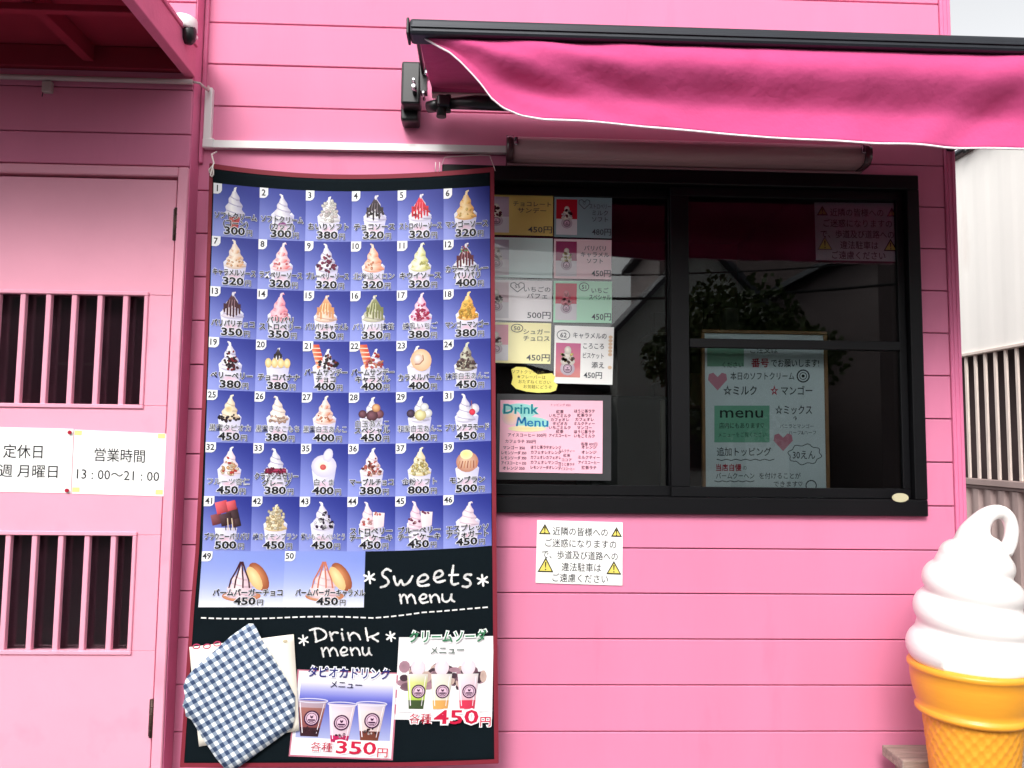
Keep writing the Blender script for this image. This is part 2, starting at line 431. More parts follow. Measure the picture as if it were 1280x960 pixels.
# ---- canopy over the door
cz0 = at(243, 97, DY).z; cz1 = at(243, 61, DY).z
cx1 = at(243, 90, DY).x+.004; cy0 = -.78
c = B(); c.box(cx1-.035, cx1, cy0, DY-.0015, cz0, cz1+.002, .002)
canopy = c.out('canopy', BEAM, shop); canopy['label'] = 'pink painted lean-to canopy over the door'
c = B(); c.box(cx1-.035, cx1+.006, cy0-.002, DY-.0015, cz1+.003, cz1+.018, .002); c.out('edge_strip', BEAM, canopy)
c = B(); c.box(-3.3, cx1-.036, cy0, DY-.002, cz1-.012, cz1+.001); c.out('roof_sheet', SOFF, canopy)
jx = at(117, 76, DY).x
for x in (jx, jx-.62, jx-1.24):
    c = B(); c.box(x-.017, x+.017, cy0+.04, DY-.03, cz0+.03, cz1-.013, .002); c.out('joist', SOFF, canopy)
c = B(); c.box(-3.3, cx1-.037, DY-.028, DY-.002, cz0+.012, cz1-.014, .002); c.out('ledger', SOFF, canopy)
yp = CAMY + (cz0+.01-CAMZ)*FPX/(552-10)
c = B(); c.box(-3.3, cx1-.037, yp-.012, yp+.012, cz0+.008, cz0+.029, .002); c.out('purlin', SOFF, canopy)
c = B(); c.box(-3.3, cx1-.037, cy0, cy0+.036, cz0, cz1-.013, .002); c.out('front_beam', BEAM, canopy)
for q in (cz0+.025,):
    pass
c = B(); c.box(cx1-.09, cx1-.05, cy0+.0, cy0+.04, .1, cz0-.001, .003)
# ---- window
c = B(); T = .042; FY = -.022
c.box(WX0, WX1, FY, .10, WZ1-.05, WZ1, .003)
c.box(WX0, WX1, FY, .10, WZ0, WZ0+.055, .003)
c.box(WX0, WX0+T, FY+.0004, .10, WZ0+.0555, WZ1-.0505, .002); c.box(WX1-T, WX1, FY+.0004, .10, WZ0+.0555, WZ1-.0505, .002)
win = c.out('window', BLACKAL, shop); win['label'] = 'wide black aluminium sliding serving window'
gz1 = (at(700, 241).z+at(1000, 246).z)/2; gz0 = (at(700, 606).z+at(1000, 611).z)/2
mx0, mx1 = at(839, 400).x, at(862, 400).x
def sash(x0, x1, y, l, r, rails=()):
    c = B(); t, b_ = WZ1-.0505, WZ0+.0555
    c.box(x0, x1, y, y+.022, gz1, t-.001, .0015); c.box(x0, x1, y, y+.022, b_+.001, gz0, .0015)
    c.box(x0, x0+l, y+.0004, y+.022, gz0+.0004, gz1-.0004, .0015); c.box(x1-r, x1, y+.0004, y+.022, gz0+.0004, gz1-.0004, .0015)
    o = c.out('sash', BLACKAL, win)
    for (a, d) in rails:
        c = B(); c.box(x0+l+.0005, x1-r-.0005, y-.006, y+.02, a, d, .0015); c.out('middle_rail', BLACKAL, win)
    c = B(); c.box(x0+l-.004, x1-r+.004, y+.009, y+.014, gz0-.004, gz1+.004); c.out('pane', GLASS, win)
mr1, mr0 = at(1000, 425).z, at(1000, 436).z
sash(WX0+T+.001, mx1-.004, .038, .05, mx1-mx0-.004)
sash(mx0, WX1-T-.001, .004, mx1-mx0, at(1143, 400).x-at(1127, 400).x-.02, [(mr0, mr1)])
# interior of the shop
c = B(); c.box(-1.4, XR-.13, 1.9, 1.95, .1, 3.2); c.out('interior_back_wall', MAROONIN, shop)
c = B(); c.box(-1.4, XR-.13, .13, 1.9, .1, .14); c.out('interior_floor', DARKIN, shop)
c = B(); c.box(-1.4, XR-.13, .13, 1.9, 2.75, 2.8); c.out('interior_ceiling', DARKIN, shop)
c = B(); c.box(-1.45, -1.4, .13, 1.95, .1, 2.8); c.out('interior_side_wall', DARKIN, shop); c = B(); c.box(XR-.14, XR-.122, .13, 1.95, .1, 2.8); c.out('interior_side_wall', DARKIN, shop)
fz = .14
a, b_ = at(800, 500, 1.3), at(842, 500, 1.3)
c = B(); c.box(a.x-.25, b_.x, 1.3, 1.88, fz, a.z+.02, .01); fr_ = c.out('refrigerator', mat('fridge_side', (34, 36, 34), .4), shop)
c = B(); c.box(b_.x-.07, b_.x-.045, 1.285, 1.299, fz+.1, a.z, .003); c.out('edge_trim', mat('fridge_edge', (190, 186, 160), .4), fr_)
c = B(); c.box(-.3, 1.3, .55, .95, .9, .94, .004); ct = c.out('counter', mat('counter_top', (150, 140, 132), .4), shop)
for i, x in enumerate((-.1, .12, .3, 1.12, 1.22)):
    c = B(); c.lathe(x, .75, [(.001, .941), (.03, .941), (.042, 1.06+.02*(i % 2)), (.04, 1.06+.02*(i % 2)), (.001, 1.0)], 16); c.out('cup_stack', PAPERW, ct)
for z in (1.75, 2.15):
    c = B(); c.box(.9, 1.45, 1.6, 1.88, z, z+.02, .003); sh_ = c.out('shelf', mat('shelf_board', (120, 60, 52), .6), shop)
    for i in range(5):
        x = .93+i*.1; hh = .12+.03*((i*7) % 3); c = B(); c.box(x, x+.075, 1.65, 1.75, z+.021, z+.021+hh, .004); c.out('carton', [MAROONIN, PAPERW, BOARDW][i % 3], sh_)
# oval sticker on the lower rail
p = at(1125, 622, FY); c = B()
c.prism([(p.x+.028*cos(2*pi*k/20), p.z+.015*sin(2*pi*k/20)) for k in range(20)], FY-.0025, FY-.0005)
setp(c.out('oval_sticker', OVAL), 'small cream oval sticker on the lower right corner of the black window frame', 'sticker')

exec_parts = []
# ================================================================== AWNING
AY = -.62
def bar_z(px, py, Y): return at(px, py, Y)
aL = at(513, 40, AY); aR = at(1280, 66, AY)
bx0 = aL.x; bx1 = 2.05
btop, bbot = at(900, 40.5, AY).z, at(900, 61.5, AY).z
bh = (btop-bbot)
aw = empty('awning', (0.8, 0, 2.6), 'bright pink retractable fabric awning with charcoal front bar above the serving window', 'awning')
zc = (at(513, 37, AY).z)
ztop = (at(560, 28.5, AY).z + at(1200, 53, AY).z)/2; zbot = (at(560, 48, AY).z+at(1200, 72, AY).z)/2
c = B(); c.box(bx0, bx1, AY-.03, AY+.03, zbot, ztop, .008, 2)
c.box(bx0+.004, bx1-.002, AY-.034, AY-.029, zbot+.016, zbot+.022, .001)
c.out('front_bar', CHAR, aw)
c = B(); c.box(bx0-.008, bx0-.0005, AY-.031, AY+.031, zbot-.001, ztop+.001, .003, 2); c.out('end_cap', BLACKPL, aw)
c = B(); c.box(bx1+.0005, bx1+.006, AY-.034, AY+.034, zbot-.004, ztop+.003, .004, 2); c.out('end_cap', BLACKPL, aw)
hemp = [(528, 47), (545, 57), (562, 66), (576, 78), (590, 93), (602, 107), (613, 123), (628, 136), (650, 145), (680, 150), (730, 153.5), (830, 161), (960, 173), (1100, 180), (1200, 183.5), (1290, 187)]
hw = [at(x, y, AY) for x, y in hemp]
hw.append(Vector((bx1-.01, AY, hw[-1].z-.004)))
def hemz(x):
    if x <= hw[0].x: return hw[0].z
    for a, b_ in zip(hw, hw[1:]):
        if a.x <= x <= b_.x+1e-9:
            t = (x-a.x)/(b_.x-a.x+1e-9); t2 = t
            return a.z+(b_.z-a.z)*t2
    return hw[-1].z
vx0 = hw[0].x; vx1 = bx1-.012
def val(u, v):
    x = vx0+(vx1-vx0)*(u**1.35); zt = zbot+.004; zb = hemz(x)
    if x < at(680, 1, AY).x: pass
    H = zt-zb; z = zt-H*v
    full = min(1, H/.2)
    prof = -.045*sin(pi*min(v/.26, 1)*.5)*(1 if v < .26 else 1) if v < .26 else -.045+.075*(.5-.5*cos(pi*min((v-.26)/.42, 1)))
    if v > .68: prof += -.032*((v-.68)/.32)**1.2
    y = prof*full*(.62+.10*sin(1.7*x+.6))
    y += .003*full*sin(9*x+3*v)*v + .007*full*math.exp(-((x-1.12-.30*(1-v))/.07)**2)*-1 + .008*full*math.exp(-((x-1.24-.30*(1-v))/.06)**2)
    y += .0012*full*sin(31*x+8*v)*sin(5*v+x*3) + .004*full*sin(17*v-22*x)*math.exp(-((x-.15)/.3)**2)
    return Vector((x, AY-.004+y, z+.001*sin(4*x)*v*full))
c = B(); c.grid(val, 140, 26); v_o = c.out('valance', FABRIC, aw)
md = v_o.modifiers.new('thick', 'SOLIDIFY'); md.thickness = .0015; md.offset = 1
def hemP(u, v):
    a = val(u, 1); b_ = val(u, .97); t = (a-b_).normalized()
    return a + t*(.0048*v-.001) + Vector((0, -.0008, 0))
c = B(); c.grid(hemP, 140, 2); h_o = c.out('hem', HEM, aw); md = h_o.modifiers.new('thick', 'SOLIDIFY'); md.thickness = .003; md.offset = 0
for ux in (.30, .62, .86):
    c = B(); c.grid(lambda u, v, ux=ux: val(ux-.0018+.0036*u, v)+Vector((0, -.0022, 0)), 1, 26); c.out('seam', FABRIC, aw)
RZ = at(600, 108, -.10).z
def top(u, v):
    x = (bx0+.02)+(bx1-bx0-.04)*u
    return Vector((x, AY+.02+(-.12-AY)*v, ztop-.012+(RZ-ztop)*v-.02*sin(pi*v)+.004*sin(x*8+v*5)))
c = B(); c.grid(top, 60, 10); t_o = c.out('canopy_fabric', FABRIC, aw); md = t_o.modifiers.new('thick', 'SOLIDIFY'); md.thickness = .0012
c = B(); c.tube([(bx0+.02, -.11, RZ), (bx1-.02, -.11, RZ)], .034, 18); c.out('roller', FABRIC, aw)
tb = at(600, 119, -.10)
c = B(); c.box(at(540, 118, -.1).x, bx1-.05, -.12, -.08, tb.z-.008, tb.z+.008, .002); c.out('torsion_bar', GREYPL, aw)
# left wall bracket
def bracket(dx):
    p0, p1 = at(503, 86, -.05), at(524, 154, -.05)
    c = B(); c.box(p0.x+dx, p1.x+dx, -.07, 0, p1.z, p0.z, .009, 3); c.box(p0.x+.006+dx, p1.x+.01+dx, -.13, -.068, p1.z+.03, p0.z-.012, .008, 2)
    c.out('bracket', BLACKPL, aw)
    a, b_ = at(526, 58, -.35), at(536, 90, -.3)
    q = at(530, 100, -.14)
    c = B(); c.prism([(0, 0)]*0 or [(q.x-.012+dx, q.z+.05), (q.x+.010+dx, q.z+.05), (q.x+.012+dx, q.z-.05), (q.x-.008+dx, q.z-.05)], -.17, -.13)
    c.box(q.x-.006+dx, q.x+.006+dx, -.36, -.14, q.z+.005, q.z+.04, .003)
    c.out('side_plate', BLACKPL, aw)
    s1 = at(548, 131, -.16)
    c = B(); c.tube([(s1.x-.035+dx, -.14, s1.z), (s1.x+.01+dx, -.16, s1.z)], [.018, .022], 14)
    c.tube([(s1.x+.01+dx, -.16, s1.z-.04), (s1.x+.01+dx, -.16, s1.z+.028)], .016, 14)
    c.box(s1.x-.002+dx, s1.x+.04+dx, -.19, -.135, s1.z-.014, s1.z+.022, .006, 2)
    c.tube([(s1.x+.032+dx, -.165, s1.z-.026), (s1.x+.032+dx, -.165, s1.z+.03)], .009, 12)
    c.out('shoulder_joint', BLACKPL, aw)
    for (px, py, r) in ((533, 96, .007), (518, 113, .008), (518, 105, .005), (530, 121, .005)):
        b0 = at(px, py, -.15); c = B(); c.tube([(b0.x+dx, -.185, b0.z), (b0.x+dx, -.13, b0.z)], [r*.7, r], 12); c.out('bolt', STEEL, aw)
    return s1
s1 = bracket(0)
e1 = at(760, 150, -.26)
c = B(); c.tube([(s1.x+.04, -.17, s1.z), (s1.x+.12, -.19, s1.z-.003), (e1.x, -.30, e1.z+.02)], [.017, .023, .021], 14); c.tube([(e1.x, -.30, e1.z-.0), (e1.x, -.30, e1.z+.05)], .028, 14)
c.tube([(e1.x, -.30, e1.z+.03), (s1.x+.35, AY+.04, zbot+.01)], .017, 12); c.out('folding_arm', BLACKPL, aw)
c = B(); xr = 1.62; c.tube([(xr, -.17, s1.z), (xr-.55, -.30, e1.z+.02)], [.02, .021], 14); c.tube([(xr-.55, -.30, e1.z+.03), (xr-.33, AY+.04, zbot+.01)], .017, 12); c.out('folding_arm', BLACKPL, aw)
c = B(); c.box(xr-.03, xr+.0, -.14, 0, s1.z-.05, s1.z+.12, .008, 2); c.out('bracket', BLACKPL, aw)

# ================================================================== TUBE LIGHT, CONDUITS, LAMP
lY = -.075
l0, l1 = at(633, 181, lY), at(1087, 195.5, lY)
tl = empty('tube_light', (l0.x, 0, l0.z), 'long brownish ribbed fluorescent tube light mounted right above the black window', 'light fixture')
lz = (at(660, 181, lY).z+at(1060, 195, lY).z)/2; lh = .040
def lprof(k_, g=0.0):
    P = []
    for i in range(17):
        a_ = pi/2-pi*i/16; P.append((-.045-.052*k_*max(0, cos(a_))**.75, lz+(lh*k_)*(1 if sin(a_) > 0 else -1)*abs(sin(a_))**.75))
    return [(-.0008, lz+lh*k_)]+P+[(-.0008, lz-lh*k_)]
def lbar(x0, x1, k_, name, m):
    c = B(); P = lprof(k_)
    A = [c.bm.verts.new((x0, y, z)) for y, z in P]; D = [c.bm.verts.new((x1, y, z)) for y, z in P]
    for i in range(len(P)-1): f = c.bm.faces.new((A[i], A[i+1], D[i+1], D[i])); f.smooth = True
    c.bm.faces.new(A); c.bm.faces.new(list(reversed(D))); return c.out(name, m, tl)
lbar(l0.x+.024, l1.x-.024, .94, 'light_cover', COVER)
CAPM = mat('smoky_end_cap', (84, 56, 62), .18)
for xx, s_ in ((l0.x, 1), (l1.x, -1)):
    a, b_ = sorted((xx, xx+.0235*s_)); lbar(a, b_, 1.0, 'end_cap', CAPM)
    c = B(); a, b_ = sorted((xx+.026*s_, xx+.037*s_)); c.box(a, b_, lY-.026, lY-.018, lz-.004, lz+.022, .002, 2); c.out('clip', STEEL, tl)
LIP = mat('light_lower_lip', (150, 110, 118), .4)
c = B(); c.box(l0.x+.004, l1.x-.004, -.03, -.0006, lz-lh-.007, lz-lh-.0008, .001); c.out('lower_lip', LIP, tl)

cA, cB_, cC = at(262.5, 111, -.01), at(262.5, 181, -.01), at(634, 188, -.01)
c = B(); hw_ = .0125
c.box(cA.x-hw_, cA.x+hw_, -.022, -.0008, cB_.z-hw_, cA.z, .002)
cond = c.out('cable_conduit', WHITEPL); setp(cond, 'white square cable trunking with an elbow left of the banner, running to the tube light', 'conduit')
c = B()
zz = (cB_.z+cC.z)/2
n_ = 24
def trunk(u, v): pass
c.prism([(cA.x+hw_+.0004, cB_.z+hw_), (l0.x-.001, cC.z+hw_*.95), (l0.x-.001, cC.z-hw_*.95), (cA.x+hw_+.0004, cB_.z-hw_)], -.0215, -.0008)
c.out('run', WHITEPL, cond)
c = B(); c.box(cA.x-hw_-.001, cA.x+hw_+.012, -.024, -.0007, cB_.z-hw_-.002, cB_.z+hw_+.006, .003); c.out('elbow', WHITEPL, cond)
# grey pipe on the door bay
c = B(); a, b_ = at(-60, 94, DY-.012), at(241, 102.5, DY-.012)
c.tube([(a.x, DY-.012, a.z), (b_.x, DY-.012, b_.z)], .0085, 12)
pipe = c.out('cable_pipe', GREYPL); setp(pipe, 'greyish white pipe running under the canopy above the door to the corner', 'pipe')
c = B(); c.tube([(b_.x, DY-.012, b_.z), (b_.x+.02, DY-.008, b_.z-.001), (b_.x+.034, -.04, b_.z-.006), (cA.x-.004, -.014, cA.z+.006), (cA.x-.003, -.012, cA.z-.01)], .0042, 8)
c.out('wire', GREYPL, pipe)
p0, p1 = at(54, 102, DY-.01), at(65, 116, DY-.01)
c = B(); c.box(p0.x, p1.x, DY-.018, DY-.0005, p1.z, p0.z, .002); t_ = c.out('bell_box', GREYPL); setp(t_, 'small grey plastic box fixed under the pipe above the door', 'box')
c = B(); q = at(54, 118, DY-.008); c.tube([(q.x, DY-.01, p1.z), (q.x-.002, DY-.01, q.z-.008)], .0015, 6); c.out('wire', BLACKPL, t_)
# lamp over the canopy corner
lp = at(230, 34, -.17)
lamp = empty('wall_lamp', (lp.x, -.1, lp.z), 'white and black outdoor lamp peeking out above the canopy corner', 'lamp')
c = B(); c.lathe(lp.x, -.17, [(.001, lp.z+.030), (.034, lp.z+.029), (.040, lp.z+.024), (.041, lp.z-.008), (.038, lp.z-.014), (.001, lp.z-.014)], 28); c.out('housing', WHITEPL, lamp)
c = B(); c.lathe(lp.x+.018, -.175, [(.001, lp.z-.002), (.022, lp.z-.004), (.024, lp.z-.02), (.021, lp.z-.045), (.012, lp.z-.056), (.001, lp.z-.058)], 24); c.out('lens', BLACKPL, lamp)
c = B(); c.box(lp.x-.01, lp.x+.01, -.17, DY-.0005, lp.z+.008, lp.z+.02, .002); c.box(lp.x-.045, lp.x-.012, DY-.008, DY-.0007, lp.z-.02, lp.z+.03, .002); c.out('arm', WHITEPL, lamp)

# ================================================================== MENU BANNER
BY = -.105
def interp(tab, v):
    if v <= tab[0][0]: return tab[0][1]
    for (a, fa), (b_, fb) in zip(tab, tab[1:]):
        if v <= b_: return fa+(fb-fa)*(v-a)/(b_-a)
    return tab[-1][1]
DL = [(215, -13), (239, -10), (302, -7), (364, -6.3), (427, -6), (491, -4), (555, -2.5), (621, -1), (690, 0), (960, 0)]
DR = [(215, -8.5), (239, -6), (302, -3.5), (364, -3.6), (427, -4), (491, -4), (555, -4), (621, -4.5), (690, -7), (760, -5), (960, -4)]
LE = [(200, 268.5), (229, 268), (690, 253), (758, 248), (960, 238)]
RE = [(200, 611.5), (239, 612), (690, 614.5), (960, 617)]
def ban(x, y, lift=0.0):
    """x 0..360 across the printed area, y = picture row at mid banner -> point on the hanging cloth"""
    t = x/360.0
    px = interp(LE, y)+(interp(RE, y)-interp(LE, y))*t
    q = 2*t-1
    py = y + (interp(DL, y)*q*q if q < 0 else interp(DR, y)*q*q)
    Y = BY + .003*sin(px*.019+.6)*min(1, (y-200)/500) + .003*sin(px*.015+y*.006) + .0006*sin(y*.04+px*.01)
    P = at(px, py, BY)
    return Vector((P.x, Y-lift-(.0007 if lift else 0), P.z))
def banpx(px, py):
    """picture position -> banner print coordinates"""
    y = py
    for _ in range(3):
        t = (px-interp(LE, y))/(interp(RE, y)-interp(LE, y)); q = 2*t-1
        y = py-(interp(DL, y)*q*q if q < 0 else interp(DR, y)*q*q)
    return 360*t, y
BL, BR, BT, BB = -6.5, 365.5, 219, 958
banner = empty('menu_banner', at(440, 958, BY), 'tall dark green menu banner with rows of soft serve pictures and a maroon edge', 'banner')
def bxl(y): return -5.5-6*max(0, (y-500))/460.
c = B(); c.grid(lambda u, v: ban((bxl(BT+(BB-BT)*v))+(BR-bxl(BT+(BB-BT)*v))*u, BT+(BB-BT)*v), 48, 80); fb = c.out('cloth', BANNER, banner)
md = fb.modifiers.new('thick', 'SOLIDIFY'); md.thickness = .001; md.offset = 0
def strip(f, nu, nv, m, nm='edging'):
    c = B(); c.grid(f, nu, nv); o = c.out(nm, m, banner); return o
strip(lambda u, v: ban(bxl(BT+(BB-BT)*v)-.6+4.6*u, BT+(BB-BT)*v, .0012), 2, 80, RED)
strip(lambda u, v: ban(BR-4.6+5.2*u, BT+(BB-BT)*v, .0012), 2, 80, RED)
strip(lambda u, v: ban(bxl(BT)+(BR-bxl(BT))*u, BT-1+5.5*v, .0014), 48, 2, RED)
strip(lambda u, v: ban(bxl(BB)+(BR-bxl(BB))*u, BB-5+5.5*v, .0014), 48, 2, RED)

WH = (250, 248, 246)
def swirl(k, cx, by, wd, ht, col, sh, tiers=3, tip=0, n=14):
    """soft serve: a lobed cone shaded from left to right, creases and a curled tip"""
    N_ = 18; top = .93; lean = tip*.9
    def hw(t, ph): return wd/2*((1-t)**.72)*(1+.13*sin(2*pi*tiers*t+ph))+.6
    L_ = [(cx-hw(i/N_*top, 2.2)+lean*(i/N_)**2, by-ht*.9*i/N_*top) for i in range(N_+1)]
    R_ = [(cx+hw(i/N_*top, .6)+lean*(i/N_)**2, by-ht*.9*i/N_*top) for i in range(N_+1)]
    dk = tuple(int(v*.86) for v in sh); md_ = tuple(min(255, int(v*1.0)) for v in col)
    k.ell(cx, by-1, wd/2*.98, ht*.12, col, sh, 14); k.up()
    for i in range(N_):
        l0_, l1_, r0_, r1_ = L_[i], L_[i+1], R_[i], R_[i+1]
        A = lambda p, q, f: (p[0]+(q[0]-p[0])*f, p[1]+(q[1]-p[1])*f)
        c_l = tuple(int(.55*a+.45*b_) for a, b_ in zip(col, sh))
        k.poly([l0_, A(l0_, r0_, .35), A(l1_, r1_, .35), l1_], None, [c_l, md_, md_, c_l])
        k.poly([A(l0_, r0_, .35), r0_, r1_, A(l1_, r1_, .35)], None, [md_, sh, sh, md_])
    k.up()
    for j in range(1, tiers+1):
        t = (j-.35)/(tiers+.2); a = min(N_, int(t*N_)); b_ = max(0, a-2)
        p, q = L_[a], R_[b_]
        P = [(p[0]+(q[0]-p[0])*u+0, p[1]+(q[1]-p[1])*u+sin(pi*u)*ht*.045) for u in (0, .2, .4, .6, .8, 1)]
        k.line(P, 1.3, sh); k.line([(x, y+.9) for x, y in P[3:]], 1.0, dk)
    k.up()
    x, y = cx+lean, by-ht*.86; s_ = 1 if tip >= 0 else -1
    k.line([(x, y+1), (x+.2*s_, y-ht*.05), (x+.9*s_, y-ht*.10)], 3.0, col); k.line([(x+.6*s_, y-ht*.09), (x+2.0*s_, y-ht*.13), (x+(3.4 if tip else 2.2)*s_, y-ht*.115)], 1.7, col)
    if abs(tip) > 1: k.line([(x+3.2*s_, y-ht*.12), (x+3.9*s_, y-ht*.07)], 1.4, sh)
    k.up()
def cup(k, cx, ty, by, wt, wb, col=(214, 212, 232), frills=True):
    k.poly([(cx-wt/2, ty), (cx+wt/2, ty), (cx+wb/2, by), (cx-wb/2, by)], None, [(236, 234, 246), (196, 194, 224), (214, 206, 226), (244, 240, 248)])
    if frills:
        k.up()
        for j in range(4):
            x = cx-wt/2+(j+.5)*wt/4
            k.poly([(x-wt/8, ty+.3), (x, ty-3.2 if j in (0, 3) else ty-1.2), (x+wt/8, ty+.3)], None, [(240, 240, 250), (250, 250, 255), (206, 204, 230)])
    k.up()
def blobs(k, cx, cy, rx, ry, n, r, cols, rnd):
    for i in range(n):
        a = rnd.uniform(0, 2*pi); q = math.sqrt(rnd.random()); c1 = rnd.choice(cols)
        c2 = tuple(int(v*.6) for v in c1)
        k.ell(cx+rx*q*cos(a), cy+ry*q*sin(a), r*rnd.uniform(.7, 1.25), r*rnd.uniform(.6, 1.1), c1, c2, 7, rot=a)
    k.up()
def drips(k, cx, ty, w_, h_, col, rnd, n=6):
    k.poly([(cx, ty-2), (cx+w_*.28, ty+h_*.35), (cx+w_*.5, ty+h_*.75), (cx, ty+h_*.55), (cx-w_*.5, ty+h_*.8), (cx-w_*.26, ty+h_*.35)], None, [tuple(min(255, v+40) for v in col), col, col, col, col, col]); k.up()
    for i in range(n):
        x = cx-w_*.48+w_*.96*(i+.5)/n
        h = h_*(.75+.35*rnd.random()); t0 = ty+h_*.45
        k.poly([(x-1.4, t0), (x+1.4, t0), (x+1.1, ty+h), (x, ty+h+1.6), (x-1.1, ty+h)], col)
    k.up()
W_ = (250, 247, 246); SHD = (186, 180, 206); PKS = (236, 170, 180)
